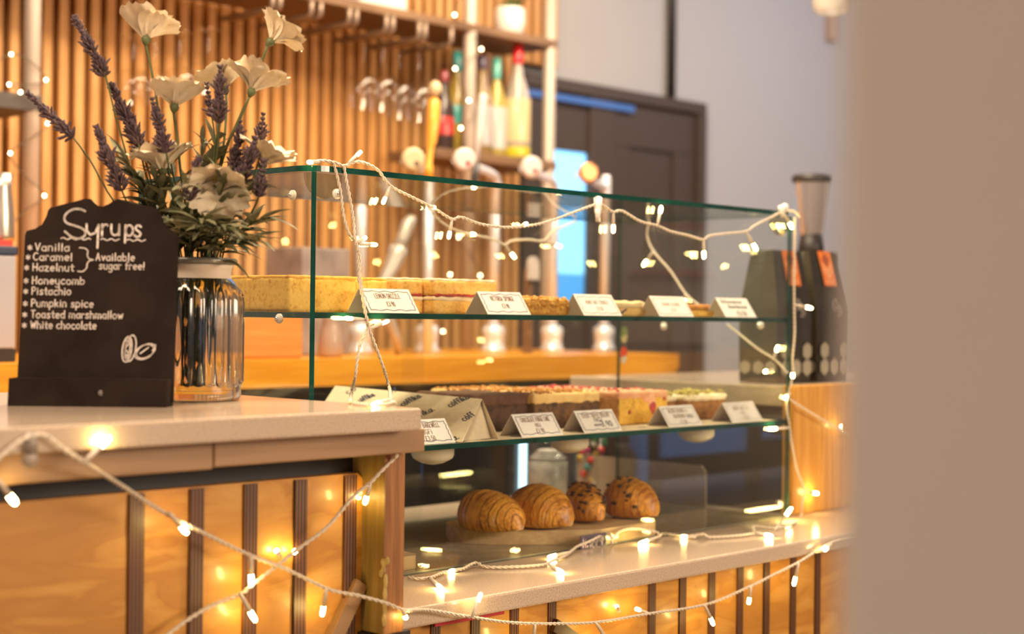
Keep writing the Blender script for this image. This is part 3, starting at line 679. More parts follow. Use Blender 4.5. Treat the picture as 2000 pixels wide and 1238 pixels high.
# leafy sprigs: tip pixels and labels
leaves = [
 ((236, 296), 2.08, 'broad-bladed green leaf spray rising through the left lavender'),
 ((262, 340), 2.10, 'green leaf spray at the left, behind the chalkboard top'),
 ((296, 330), 2.07, 'green leaf spray left of the drooping cosmos'),
 ((330, 300), 2.10, 'dark leaf spray behind the low left cosmos'),
 ((362, 360), 2.01, 'green leaf spray in the middle with arching blades'),
 ((395, 285), 2.11, 'dark leaf spray at the back, between the cosmos stems'),
 ((425, 262), 2.09, 'upright leaf spray beside the forked cosmos stem'),
 ((440, 350), 2.02, 'green leaf spray right of the drooping cosmos'),
 ((478, 372), 2.03, 'green leaf spray at the right under the fat lavender'),
 ((510, 428), 2.04, 'leaf spray arching furthest out to the right'),
 ((500, 470), 2.02, 'low leaf spray at the right, by the jar rim'),
 ((308, 425), 2.10, 'grey-green leaf spray low at the left, against the chalkboard edge'),
 ((348, 440), 2.05, 'grey-green leaf spray low in front, over the jar rim'),
 ((392, 430), 1.99, 'pale leaf spray low in front, right of the middle'),
 ((430, 440), 2.00, 'pale leaf spray low in front, at the right of the rim'),
 ((365, 470), 2.12, 'dark leaf spray filling the back of the jar mouth'),
]
for k, (tp, D, lab) in enumerate(leaves):
    T = PD(*tp, D); N0 = neckpt(382 + (tp[0] - 382) * .35)
    mid = N0.lerp(T, .5) + Vector((0, 0, .012))
    path = smooth_path([inside_start(0), N0, mid, T], .008)
    t = thing('leaf_spray', lab, 'leaf spray', path[0], 'leaf sprays in the jar')
    MB().tube(path, .0012, 5).build('stem', M['green'], t)
    lm = MB(); up = [p for p in path if p.z > NECK.z + .004]
    nl = 28
    for i in range(nl):
        p = up[int((len(up) - 1) * (i / nl) ** .9)]; a = R.uniform(0, 2 * pi)
        d = (T - N0).normalized() * R.uniform(.5, 1.0) + vdir(math.cos(a), R.uniform(-.1, .4), math.sin(a)) * R.uniform(.6, 1.0)
        leafblade(lm, p, d, R.uniform(.036, .070), R.uniform(.0036, .0072), R.uniform(.1, .5), R.uniform(-.6, .6))
    leafblade(lm, T, T - mid, .045, .004, .35)
    if k == 0:
        leafblade(lm, PD(262, 345, D), vdir(-.55, 1, 0), .055, .010, -.05, .3)
    lm.build('leaves', M['leaf'], t, fixn=False)
# one long blade hanging over the rim to the right
t = thing('grass_blade', 'single green blade drooping over the right of the jar rim', 'leaf', NECK)
lm = MB(); p = smooth_path([NECK + CR0 * .028, PD(455, 512, 2.06), PD(472, 524, 2.05), PD(486, 542, 2.05)], .004)
lm.tube(p, [.0008 + .002 * math.sin(pi * i / (len(p) - 1)) for i in range(len(p))], 6); lm.build('blade', M['leaf'], t)
# ------------------------------------------------------------------ glass display case
CX0, CX1, CY0, CY1 = 1.431, 2.669, 1.781, 2.24
CZ0, CZ1 = ZC, 1.4385
US, LS = 1.2245, 1.0185; TH = .0085
case = thing('glass_display_case', 'green-edged glass cake display case with two shelves on the stone worktop', 'display case', ((CX0 + CX1) / 2, (CY0 + CY1) / 2, CZ0))
GE = [M['glass'], M['edge']]; SE = [M['shelfglass'], M['edge']]
e = .0005; z1 = CZ1 - .0085 - e
MB().box(CX0, CX0 + .0092, CY0, CY1 - .007, CZ0 + e, z1, mis=[0, 0, 1, 1, 1, 1]).build('left_pane', GE, case)
MB().box(CX1 - .006, CX1, CY0, CY1 - .007, CZ0 + e, z1, mis=[0, 0, 1, 1, 1, 1]).build('right_pane', GE, case)
MB().box(CX0 + .0096, CX1 - .0065, CY0 + .001, CY0 + .006, CZ0 + e, z1, mis=[1, 1, 0, 0, 1, 1]).build('front_pane', GE, case)
xm = (CX0 + CX1) / 2
MB().box(CX0 + .004, xm + .03, CY1 - .006, CY1, CZ0 + e, z1, mis=[0, 0, 0, 0, 1, 1]).build('sliding_door', GE, case)
MB().box(xm - .03, CX1 - .004, CY1 - .014, CY1 - .008, CZ0 + e, z1, mis=[0, 1, 0, 0, 1, 1]).build('sliding_door', GE, case)
MB().box(CX0 + .009, CX1 - .009, CY0 + .0085, CY1 - .016, CZ0 + .0004, CZ0 + .003).build('base_sheet', mat('smoky_base_sheet', (.27, .24, .175), .12, coat=.2), case)
# top sheet with rounded corners
def rrect(x0, x1, y0, y1, r, n=8):
    o = []
    for cx, cy, a in ((x1 - r, y0 + r, -90), (x1 - r, y1 - r, 0), (x0 + r, y1 - r, 90), (x0 + r, y0 + r, 180)):
        o += arc(cx, cy, r, r, a, a + 90, n)
    return o
tp = MB(); ol = rrect(CX0 - .006, CX1 + .004, CY0 - .005, CY1 + .004, .035)
tp.prism(ol, CZ1 - .0085, CZ1, lambda u, v, d: (u, v, d), 0, 1); tp.build('top_pane', GE, case)
MB().box(CX0 + .0096, CX1 - .0065, CY0 + .0065, CY1 - .016, US - TH, US, mis=[1, 1, 1, 1, 0, 0]).build('upper_shelf', SE, case)
MB().box(CX0 + .0096, CX1 - .0065, CY0 + .0065, CY1 - .016, LS - TH, LS, mis=[1, 1, 1, 1, 0, 0]).build('lower_shelf', SE, case)
# corner brackets, bolts, shelf pegs
acr = glass('acrylic', (.86, .82, .66), .10, .05)
for X, sgn in ((CX0 + .03, 1), (CX1 - .03, -1)):
    MB().prism([(X - .03, z1 - .001)] + arc(X, z1 - .002, .034, .036, 180, 360, 14) + [(X + .03, z1 - .001)], CY0 + .0075, CY0 + .0135, lambda u, v, d: (u, d, v)).build('corner_bracket', acr, case)
def bolt(c, axis, r=.007):
    b = MB().lathe(c, [(r * 1.35, 0), (r * 1.35, .003), (r, .0032), (r * .9, .006), (r * .4, .008)], 16, axis=axis)
    o = b.build('bolt', M['white'], case)
    MB().lathe(Vector(c) + Vector(axis) * .0055, [(r * .75, 0), (r * .6, .003), (r * .2, .0045)], 12, axis=axis).build('cap', M['chrome'], o)
for px, py in ((573, 381), (547, 622)): bolt(PX(px, py, CX0 - .0005), (-1, 0, 0), .0055)
for px, py in ((656, 379),): bolt(PY(px, py, CY0 - .0), (0, -1, 0), .0058)
for px, py in ((1527, 455),): bolt(PX(px, py, CX1 - .0065), (-1, 0, 0), .0055)
for px, py in ((1523, 984), (1297, 637), (1486, 635)): bolt(PX(px, py, CX1 - .0065), (-1, 0, 0), .006)
# white fittings hanging under the lower shelf
wf = mat('white_fitting', (.74, .66, .58), .4)
for px in (845, 1112, 1360):
    c = PY(px, 882, 1.90); c.z = LS - TH - .0003
    MB().lathe(c, [(.036, 0), (.036, -.020), (.033, -.026), (.028, -.029), (.018, -.034), (.006, -.0365)], 28).build('under_shelf_fitting', wf, case)
# maker's badge on the front pane
bd = PY(1157, 1059, CY0); bx = [PY(1133, 1060, CY0).x, PY(1183, 1056, CY0).x]; bz = [PY(1157, 1076, CY0).z, PY(1157, 1043, CY0).z]
bg = MB().box(bx[0], bx[1], CY0 - .0006, CY0 + .0004, bz[0], bz[1]).build('maker_badge', mat('badge_violet', (.085, .065, .105), .5), case)
L = MB(); fw = bx[1] - bx[0]
L.ribbon(strokes('lincat', bx[0] + fw * .09, bz[0] + (bz[1] - bz[0]) * .22, (bz[1] - bz[0]) * .36, fw * .82), .0030, lambda x, y: (x, CY0 - .0012, y)); L.build('badge_lettering', mat('badge_letters', (.88, .70, .60), .6), bg, fixn=False)

# little festive stickers on the rear glass
for (px, py, top, bot, lab) in ((1220, 654, (.20, .26, .06), (.62, .50, .24), 'small green and cream Christmas sticker on the rear glass, upper one'), (1219, 694, (.75, .03, .02), (.70, .64, .52), 'small red and white Christmas sticker on the rear glass, lower one')):
    p = PY(px, py, CY1 - .0165)
    o = thing('glass_sticker', lab, 'sticker', p, 'Christmas stickers')
    MB().prism(arc(p.x, p.z, .0115, .019, 5, 195, 16), p.y, p.y + .0015, lambda u, v, d: (u, d, v)).build('cap_half', mat('sticker_top', top, .6), o)
    MB().prism(arc(p.x - .001, p.z, .011, .018, 185, 370, 16), p.y + .0002, p.y + .0015, lambda u, v, d: (u, d, v)).build('face_half', mat('sticker_low', bot, .6), o)

# ------------------------------------------------------------------ price cards (folded tents)
def tent(name_lines, px, py, zs, lab, wide=.103, hgt=.0375, dep=.0265, border=M['ink'], txt=M['brownink'], hand=None, yf=1.797, top_off=.0):
    p = PY(px, py, yf); x0 = p.x; z0 = zs + .0004
    t = thing('price_card', lab, 'price card', (x0 + wide / 2, yf + dep, z0), 'price cards in the display case')
    mb = MB(); th = .0005
    A0, A1 = Vector((x0, yf, z0)), Vector((x0 + wide, yf, z0)); B0, B1 = Vector((x0, yf + dep, z0 + hgt)), Vector((x0 + wide, yf + dep, z0 + hgt)); C0, C1 = Vector((x0, yf + 2 * dep, z0)), Vector((x0 + wide, yf + 2 * dep, z0))
    dn = Vector((0, 0, -th * 1.5))
    mb.add([A0, A1, B1, B0, C0, C1, A0 - Vector((0, -th * 1.5, 0)), A1 - Vector((0, -th * 1.5, 0)), B1 + dn, B0 + dn, C0 - Vector((0, th * 1.5, 0)), C1 - Vector((0, th * 1.5, 0))],
           [(0, 1, 2, 3), (3, 2, 5, 4), (6, 9, 8, 7), (9, 10, 11, 8), (0, 3, 9, 6), (3, 4, 10, 9), (1, 7, 8, 2), (2, 8, 11, 5), (0, 6, 7, 1), (4, 5, 11, 10)])
    mb.build('folded_card', M['card'], t)
    sl = (B0 - A0); Ls = sl.length; sl.normalize(); nr = Vector((0, -sl.z, sl.y))
    f = lambda u, v: A0 + Vector((u, 0, 0)) + sl * v + nr * .0005
    if border:
        i = .0055; pts = []
        def wav(a, b, n, amp): 
            for k in range(n): 
                q = k / n; s_ = math.sin(q * pi * 2 * 3.5) * amp * min(1, 6 * q, 6 * (1 - q)); d = Vector((b[0] - a[0], b[1] - a[1])); nn = Vector((-d.y, d.x)).normalized()
                pts.append((a[0] + d.x * q + nn.x * s_, a[1] + d.y * q + nn.y * s_))
        wav((i, i), (wide - i, i), 40, .0011); wav((wide - i, i), (wide - i, Ls - i), 20, .0010); wav((wide - i, Ls - i), (i, Ls - i), 40, .0011); wav((i, Ls - i), (i, i), 20, .0010); pts.append(pts[0])
        MB().ribbon([pts], .0009, f).build('wavy_border', border, t, fixn=False)
    tb = MB()
    for (s, cx, v, h, wd_, pen) in name_lines:
        tb.ribbon(strokes(s, wide * cx - wd_ / 2, Ls * v, h, wd_), pen, f)
    if tb.f: tb.build('lettering', txt, t, fixn=False)
    if hand:
        hb = MB()
        for it in hand:
            if isinstance(it[0], str):
                s, cx, v, h, wd_, pen = it; hb.ribbon(strokes(s, wide * cx - wd_ / 2, Ls * v, h, wd_, wob=.05), pen, f)
            else: hb.ribbon([[(wide * a, Ls * b) for a, b in it[0]]], it[1], f)
        hb.build('handwriting', M['blackink'], t, fixn=False)
pale = mat('faded_ink', (.36, .24, .18), .7); greyb = mat('grey_border_ink', (.20, .19, .22), .7)
tent([('LEMON DRIZZLE', .50, .60, .0056, .052, .0009), ('£3.90', .50, .28, .0052, .017, .0009)], 722, 607, US, 'price card reading Lemon Drizzle on the upper shelf')
tent([('VICTORIA SPONGE', .50, .60, .0056, .056, .0009), ('£3.90', .50, .28, .0052, .017, .0009)], 953, 612, US, 'price card reading Victoria Sponge on the upper shelf')
tent([('HONEY NUT CRUNCH', .50, .54, .0050, .060, .0007), ('£3.50', .50, .24, .0050, .018, .0007)], 1141, 617, US, 'price card reading Honey Nut Crunch on the upper shelf', txt=pale, border=greyb)
tent([('CARAMEL BLONDIE', .50, .52, .0048, .056, .0006), ('£3.50', .50, .24, .0048, .016, .0006)], 1289, 619, US, 'price card on the upper shelf, left neighbour of the handwritten one', txt=pale, border=greyb)
tent([], 1418, 621, US, 'price card written by hand in black on the upper shelf', border=None, hand=[('Billionaires', .44, .72, .0050, .068, .0013), ('Shortbread', .55, .46, .0048, .062, .0013), ('£3.50', .58, .10, .0058, .032, .0014)])
tent([('CHERRY BAKEWELL', .50, .66, .0056, .066, .0009), ('(GF)', .52, .40, .0052, .018, .0009), ('£3.50', .52, .14, .0052, .022, .0009)], 797, 872, LS, 'price card ending in Bakewell at the left end of the lower shelf')
tent([('CHOCOLATE FUDGE CAKE', .50, .64, .0052, .072, .0008), ('(VG)', .50, .40, .0046, .014, .0008), ('£3.90', .50, .16, .0050, .020, .0009)], 1020, 858, LS, 'price card reading Chocolate Fudge Cake on the lower shelf')
tent([('STICKY TOFFEE BISCOFF', .50, .66, .0052, .076, .0008)], 1142, 847, LS, 'price card with a price written over in black pen on the lower shelf', hand=[('(VG)', .50, .46, .0050, .022, .0011), ('3.90', .68, .24, .0068, .030, .0015), ([(.34, .34), (.55, .35)], .0013), ([(.34, .29), (.54, .30)], .0010)])
tent([('BLOOD ORANGE &', .48, .66, .0052, .056, .0008), ('RASPBERRY', .46, .40, .0050, .036, .0008), ('£3.90', .50, .12, .0050, .020, .0008)], 1307, 838, LS, 'price card reading Blood Orange and Raspberry on the lower shelf', txt=pale, border=greyb, hand=[('(VG)', .76, .38, .0050, .020, .0011)])
tent([('CARROT CAKE SLICE', .50, .62, .0048, .054, .0006), ('(VG)', .50, .38, .0046, .014, .0006), ('£3.90', .52, .15, .0046, .018, .0006)], 1431, 830, LS, 'faintest price card at the right end of the lower shelf', txt=pale, border=mat('faint_border_ink', (.42, .34, .30), .7))

# ------------------------------------------------------------------ cakes
crust = sponge('golden_crust', (.74, .36, .035), (.48, .18, .015), 120, .3, (.84, .48, .08))
lemon = sponge('lemon_crumb', (.88, .51, .085), (.64, .29, .025), 190, .6, (.93, .60, .14))
vict = sponge('victoria_crumb', (.84, .46, .105), (.60, .27, .04), 200, .6, (.90, .57, .18))
jam = mat('jam', (.30, .02, .02), .25, 0, (.48, .05, .04), 90, .3, 200)
butter = mat('buttercream', (.82, .62, .36), .6, 0, (.86, .70, .46), 40, .3, 120)
sugar = mat('icing_sugar_top', (.66, .42, .20), .9, 0, (.86, .74, .60), 60, .2)
choc = sponge('chocolate_crumb', (.085, .036, .020), (.018, .007, .005), 170, .8, (.13, .06, .034))
toff = sponge('toffee_crumb', (.10, .046, .022), (.03, .012, .008), 150, .8, (.24, .11, .035))
ganache = mat('fudge_icing', (.12, .055, .036), .75, 0, (.17, .082, .055), 60, .5, 90, spec=.2)
biscream = mat('biscuit_cream', (.80, .48, .16), .6, 0, (.86, .60, .26), 60, .4, 120)
biscrumb = mat('biscuit_crumb', (.42, .15, .03), .8, 0, (.66, .32, .08), 180, .5, 260)
pinkic = mat('pink_icing', (.84, .36, .18), .5, 0, (.88, .48, .28), 50, .4, 120)
bloodc = sponge('orange_crumb', (.78, .44, .05), (.52, .24, .02), 170, .7, (.88, .58, .12))
bakedside = sponge('baked_side', (.50, .24, .08), (.34, .13, .03), 140, .4, (.62, .34, .13))
rasp = mat('raspberry', (.36, .03, .04), .4, 0, (.60, .06, .06), 120, .4, 200)
carrot = sponge('carrot_crumb', (.30, .12, .03), (.14, .05, .012), 160, .8, (.42, .20, .06))
creamch = mat('cream_cheese', (.84, .70, .46), .55, 0, (.88, .78, .58), 50, .3, 120)
pist = mat('pistachio_nibs', (.42, .34, .06), .8, 0, (.64, .54, .18), 150, .4, 260)
honey = mat('honey_rubble', (.50, .20, .02), .6, 0, (.72, .38, .06), 120, .6, 220)
pastry = mat('pale_pastry', (.68, .42, .12), .8, 0, (.78, .54, .22), 120, .4, 220)
darkchoc = mat('dark_chocolate', (.045, .018, .012), .45, 0, (.08, .03, .018), 90, .2)

def block(t, name, mt, x0, x1, y0, y1, za, zb, r=.004, amp=.0012, step=.006, freq=70, seed=0):
    mb = MB(); rbox(mb, x0, x1, y0, y1, za, zb, r, step, amp, freq, seed=seed); return mb.build(name, mt, t)
def crumbs(t, name, mt, x0, x1, y0, y1, z, n, s=(.002, .005), seed=1, zvar=.004):
    mb = MB(); r_ = random.Random(seed)
    for k in range(n):
        q = r_.uniform(*s); mb.ball((r_.uniform(x0, x1), r_.uniform(y0, y1), z + r_.uniform(-.001, zvar)), q, 6, sq=(r_.uniform(.7, 1.3), r_.uniform(.7, 1.3), r_.uniform(.6, 1)))
    return mb.build(name, mt, t)
def cake(name, lab, group, x0, x1, y0, y1, z):
    return thing(name, lab, 'cake', ((x0 + x1) / 2, (y0 + y1) / 2, z + .0005), group)

# upper shelf: lemon drizzle
LX = 1.452
lem = [(LX, LX + .131, 1.857, 1.957, 'big lemon drizzle slice at the far left end of the upper shelf'), (LX + .1335, LX + .2, 1.862, 1.95, 'lemon drizzle slice behind the Lemon Drizzle card, with a browner top edge'),
       (LX + .004, LX + .12, 1.961, 2.04, 'lemon drizzle slice in the second row, behind the big one')]
for i, (a, b, c, d, lab) in enumerate(lem):
    t = cake('lemon_drizzle_slice', lab, 'lemon drizzle slices', a, b, c, d, US); h = .0560
    block(t, 'sponge', lemon, a, b, c, d, US + .0005, US + h - .004, .003, .0010, .005, 90, i)
    block(t, 'crust', crust, a + .0005, b - .0005, c + .0005, d - .0005, US + h - .0085, US + h, .0035, .0010, .005, 60, i + 9)
# Victoria sponge
def victoria(a, b, c, d, lab, sd, h=.0580):
    t = cake('victoria_sponge_slice', lab, 'Victoria sponge slices', a, b, c, d, US); z = US + .0005
    block(t, 'lower_sponge', vict, a, b, c, d, z, z + .023, .003, .0011, .005, 90, sd)
    block(t, 'buttercream', butter, a - .0008, b + .0008, c - .0008, d, z + .0205, z + .0285, .003, .0014, .004, 110, sd + 2)
    block(t, 'jam', jam, a + .002, b - .002, c - .0012, d - .002, z + .0275, z + .0325, .0018, .0016, .004, 130, sd + 3)
    block(t, 'upper_sponge', vict, a, b, c, d, z + .0295, z + h - .003, .003, .0011, .005, 90, sd + 4)
    block(t, 'sugared_top', sugar, a + .0005, b - .0005, c + .0005, d - .0005, z + h - .0055, z + h, .003, .001, .005, 60, sd + 5)
vx0 = PY(848, 590, 1.862).x; vx1 = PY(971, 590, 1.862).x; vxa = PY(776, 590, 1.885).x; vxb = PY(842, 590, 1.885).x
victoria(vx0, vx1, 1.862, 1.93, 'Victoria sponge slice nearest the glass, showing jam and cream', 3)
victoria(vxa, min(vxb, vx0 - .003), 1.885, 1.96, 'Victoria sponge slice to the left, partly behind the Lemon Drizzle card', 11)
victoria(vx0 + .004, vx1 - .004, 1.936, 2.03, 'Victoria sponge slice in the second row, behind the nearest one', 17)
# honey nut crunch, pastry, small shortbread
def traybake(name, lab, grp, x0, x1, y0, y1, h, base, topm, ncr, seed, cs=(.002, .005), z=US, front=0):
    t = cake(name, lab, grp, x0, x1, y0, y1, z)
    block(t, 'base', base, x0, x1, y0, y1, z + .0005, z + h * .55, .003, .001, .005, 80, seed)
    block(t, 'topping', topm, x0 - .0005, x1 + .0005, y0 - .0005, y1, z + h * .5, z + h, .004, .0022, .005, 130, seed + 4)
    if ncr: crumbs(t, 'nut_crumble', topm, x0 + .002, x1 - .002, y0 + .001, y1 - .002, z + h - .001, ncr, cs, seed)
    if front: crumbs(t, 'front_crumble', topm, x0 + .002, x1 - .002, y0 - .0005, y0 + .003, z + .010, front, (.0018, .0042), seed + 1, .017)
hx0 = PY(1006, 590, 1.838).x; hx1 = PY(1110, 590, 1.838).x
traybake('honey_nut_square', 'honey nut crunch square with a rubbly golden top nearest the glass', 'honey nut squares', hx0, hx1, 1.835, 1.90, .028, honey, honey, 150, 5, front=130)
traybake('honey_nut_square', 'honey nut crunch square in the second row', 'honey nut squares', hx0 + .004, hx1 + .05, 1.906, 1.97, .0285, honey, honey, 150, 6)
fx0 = PY(1186, 600, 1.84).x; fx1 = PY(1262, 600, 1.84).x
traybake('pastry_square', 'pale pastry square behind the third and fourth price cards', 'pastry squares', fx0, fx1, 1.84, 1.91, .0275, pastry, mat('pale_top', (.76, .56, .28), .85, 0, (.82, .66, .40), 80), 0, 8)
ch_ = thing('chocolate_shard', 'curved dark chocolate piece beside the pale pastry square', 'chocolate', PY(1212, 614, 1.815))
MB().tube(smooth_path([PY(1204, 610, 1.818), PY(1213, 611, 1.818), PY(1222, 604, 1.822)], .003), [.002, .0028, .0034, .0034, .003, .0026, .002, .0016, .0012][:len(smooth_path([PY(1204, 610, 1.818), PY(1213, 611, 1.818), PY(1222, 604, 1.822)], .003))] if False else .0026, 8).build('shard', darkchoc, ch_)
sx0 = PY(1338, 610, 1.84).x; sx1 = PY(1396, 610, 1.84).x
traybake('caramel_square', 'caramel-topped square behind the handwritten price card', 'caramel squares', sx0, sx1, 1.84, 1.91, .0235, lemon, mat('caramel_top', (.40, .14, .015), .5, 0, (.58, .24, .03), 90, .4), 0, 9)

# lower shelf: paper liner and cakes
t = thing('paper_liner', 'printed cream paper liner under the cakes on the lower shelf', 'paper', (2.2, 2.0, LS))
lx0, lx1 = PY(905, 865, 1.80).x, CX1 - .03
MB().box(lx0, lx1, 1.790, 2.20, LS + .0001, LS + .0003).build('sheet', M['kraft'], t)
def cofmap(o, ux, uy, nz_): return lambda u, v: Vector(o) + Vector(ux) * u + Vector(uy) * v + Vector(nz_) * .0005
pr = MB()
for k in range(12):
    o_ = Vector((lx0 + .05 + .085 * k, 1.800 + (.014 if k % 2 else 0), LS + .0003))
    pr.ribbon(strokes('còffika.', 0, 0, .009, .042, .15), .0016, cofmap(o_, (.92, .38, 0), (-.38, .92, 0), (0, 0, 1)))
pr.build('print', M['ink'], t, fixn=False)

fx0 = PY(925, 835, 1.915).x; fx1 = PY(1038, 835, 1.915).x; Z = LS + .0008
def fudge(a, b, c, d, lab, sd):
    t = cake('chocolate_fudge_slice', lab, 'chocolate fudge cake slices', a, b, c, d, LS)
    block(t, 'sponge', choc, a, b, c, d, Z, Z + .046, .003, .0012, .005, 90, sd)
    block(t, 'fudge_icing', ganache, a - .0006, b + .0006, c - .0006, d, Z + .044, Z + .0655, .004, .0016, .005, 60, sd + 3)
fudge(fx0, fx1, 1.915, 1.99, 'chocolate fudge cake slice nearest the glass, beside the wrapped paper', 2)
fudge(fx0 + .006, fx1 - .002, 1.995, 2.07, 'chocolate fudge cake slice in the second row', 3)
tx0 = PY(1043, 830, 1.90).x; tx1 = PY(1171, 830, 1.90).x
def toffee(a, b, c, d, lab, sd):
    t = cake('sticky_toffee_slice', lab, 'sticky toffee slices', a, b, c, d, LS)
    block(t, 'sponge', toff, a, b, c, d, Z, Z + .050, .003, .0013, .005, 90, sd)
    block(t, 'biscuit_cream', biscream, a - .001, b + .001, c - .001, d, Z + .044, Z + .0640, .005, .0022, .005, 70, sd + 3)
    crumbs(t, 'biscuit_crumb', biscrumb, a + .004, b - .004, c + .006, d - .004, Z + .0638, 190, (.0016, .0038), sd, .002)
toffee(tx0, tx1, 1.90, 1.985, 'sticky toffee cake slice with pale cream nearest the glass', 4)
toffee(tx0 - .012, tx1 - .02, 1.99, 2.07, 'sticky toffee cake slice in the second row', 5)
toffee(tx0 - .02, tx1 - .025, 2.075, 2.15, 'sticky toffee cake slice in the back row', 6)
ox0 = PY(1209, 830, 1.88).x; ox1 = PY(1304, 830, 1.88).x
def orange(a, b, c, d, lab, sd, front=False):
    t = cake('blood_orange_slice', lab, 'blood orange slices', a, b, c, d, LS)
    mb = MB(); rbox(mb, a, b, c, d, Z, Z + .052, .003, .005, .0012, 90, seed=sd)
    o = mb.build('sponge', [bloodc, bakedside], t)
    for p in o.data.polygons:
        if p.normal.x < -.8: p.material_index = 1
    block(t, 'pink_icing', pinkic, a - .0008, b + .0008, c - .0008, d, Z + .048, Z + .0625, .004, .0022, .005, 80, sd + 3)
    if front:
        mb = MB(); xx = a + (b - a) * .66
        mb.ball((xx, c - .0002, Z + .043), .012, 14, sq=(1, .14, 1.15)); mb.ball((xx - .016, c - .0002, Z + .048), .009, 12, sq=(1.4, .14, .8)); mb.build('icing_drip', pinkic, t)
        mb = MB(); mb.ball((xx + .002, c - .0010, Z + .033), .0105, 12, sq=(1, .14, 1.0)); mb.ball((xx + .003, c - .0009, Z + .024), .006, 10, sq=(.9, .14, 1.1)); mb.ball((a + .030, c - .001, Z + .024), .0045, 8, sq=(1, .3, 1)); mb.ball((b - .012, c - .001, Z + .046), .004, 8, sq=(1, .3, 1)); mb.build('raspberry_pieces', rasp, t)
    crumbs(t, 'freeze_dried_fruit', rasp, a + .003, b - .003, c + .01, d - .004, Z + .0625, 34, (.002, .004), sd, .002)
orange(ox0, ox1, 1.88, 1.96, 'blood orange and raspberry slice with a red berry nearest the glass', 6, True)
orange(ox0 - .03, ox1 - .03, 1.966, 2.04, 'blood orange and raspberry slice in the second row', 7)
orange(ox0 - .035, ox1 - .035, 2.046, 2.12, 'blood orange and raspberry slice in the back row', 8)
cx0 = PY(1338, 820, 1.885).x; cx1 = PY(1420, 800, 1.885).x
def carrotc(a, b, c, d, lab, sd):
    t = cake('carrot_cake_slice', lab, 'nut-topped slices', a, b, c, d, LS)
    block(t, 'sponge', carrot, a + .002, b - .004, c + .001, d, Z, Z + .041, .004, .0014, .005, 90, sd)
    block(t, 'cream_topping', creamch, a, b, c - .001, d, Z + .038, Z + .050, .0055, .0024, .005, 90, sd + 3)
    crumbs(t, 'pistachio_nibs', pist, a + .004, b - .012, c + .002, d - .004, Z + .051, 90, (.0022, .0045), sd, .006)
carrotc(cx0, cx1, 1.885, 1.955, 'nut-topped brown slice at the right, with cream dripping at its edge', 8)
carrotc(cx0 - .052, cx0 - .004, 1.90, 1.97, 'nut-topped brown slice beside the blood orange slice', 9)

# wrapped paper prism
t = thing('paper_wrap', 'folded cream paper wrap printed còffika at the left of the lower shelf', 'paper wrap', (1.80, 2.0, LS))
A = PY(942, 779, 1.86); B = PY(655, 753, 2.20)
a1 = Vector((PZ(899, 864, LS).x, 1.792, LS + .0008)); b1 = B + (a1 - A) * ((B.z - LS - .0008) / (A.z - LS - .0008)); a2 = PZ(986, 858, LS + .0008); a2.y = 1.80; b2 = Vector((1.97, 2.2, LS + .0008))
rid = lambda s_: A.lerp(B, s_)
pw = MB(); pw.add([A, B, b1, a1, a2, b2, A - Vector((0, 0, .001)), B - Vector((0, 0, .001)), b1 + Vector((.002, 0, 0)), a1 + Vector((.002, 0, 0)), a2 - Vector((.002, 0, 0)), b2 - Vector((.002, 0, 0))],
       [(0, 1, 2, 3), (0, 4, 5, 1), (6, 9, 8, 7), (6, 7, 11, 10), (0, 3, 9, 6), (0, 6, 10, 4), (1, 7, 8, 2), (1, 5, 11, 7), (3, 2, 8, 9), (4, 10, 11, 5)])
ins = Vector((0, .012, 0)); pw.add([A + ins * .6, a1 + ins, a2 + ins * 1.6], [(0, 1, 2)])
pw.build('paper', M['kraft'], t, fixn=False)
nrm = (B - A).cross(a1 - A).normalized()
if nrm.dot(EYE - A) < 0: nrm = -nrm
def wrap_text(px, py, pxe, pye, s='còffika.', h=.0125):
    def on(px_, py_):
        d = ray(px_, py_); k = (A - EYE).dot(nrm) / d.dot(nrm); return EYE + d * k
    p, q = on(px, py), on(pxe, pye); ux = (q - p); Lw = ux.length; ux.normalize(); uy = nrm.cross(ux).normalized()
    if uy.z < 0: uy = -uy
    return strokes(s, 0, 0, h, Lw, .22), (lambda u, v: p + ux * u + uy * v + nrm * .0007)
pr = MB()
for args in ((788, 794, 826, 774), (880, 796, 921, 776), (703, 787, 735, 772), (908, 823, 930, 811, 'còff'), (822, 815, 851, 801, 'fika.'), (862, 872, 898, 856, 'ffika.'), (848, 850, 877, 836, 'ika.'), (681, 770, 698, 760, 'cò'), (765, 768, 776, 764, 'ff')):
    l, f_ = wrap_text(*args); pr.ribbon(l, .0021, f_)
pr.build('print', M['ink'], t, fixn=False)

# ------------------------------------------------------------------ croissants on a board
bl = PZ(876, 1058, ZC); br_ = PZ(1293, 1052, ZC); ctr = (bl + br_) / 2; ex = (br_ - bl).normalized(); hl = (br_ - bl).length / 2
ey = Vector((-ex.y, ex.x, 0))
if ey.dot(CF) < 0: ey = -ey
o2 = []
for k in range(60):
    a = 2 * pi * k / 60; ca, sa = math.cos(a), math.sin(a); n_ = 3.0
    u = math.copysign(abs(ca) ** (2 / n_), ca) * hl; v = math.copysign(abs(sa) ** (2 / n_), sa) * .088
    if u > 0 : u = min(u, hl * .985)
    o2.append((u, v))
bc = ctr + ey * .015
def bpt(u, v, d):
    q_ = bc + ex * u + ey * v; return Vector((q_.x, max(q_.y, 1.791), ZC + d))
brd = thing('serving_board', 'round-ended wooden board carrying the croissants', 'board', (bc.x, bc.y, ZC))
MB().prism(o2, .0034, .0285, bpt).build('board', wood('board_wood', (.50, .32, .15), (.60, .41, .21), .6, 6, 'X'), brd, bevel=.004, seg=3)
p = PZ(800, 1112, ZC)
t = thing('serving_board', 'end of a second wooden board, mostly hidden behind the orange post', 'board', (p.x - .06, p.y + .06, ZC))
q = PZ(822, 1112, ZC + .001)
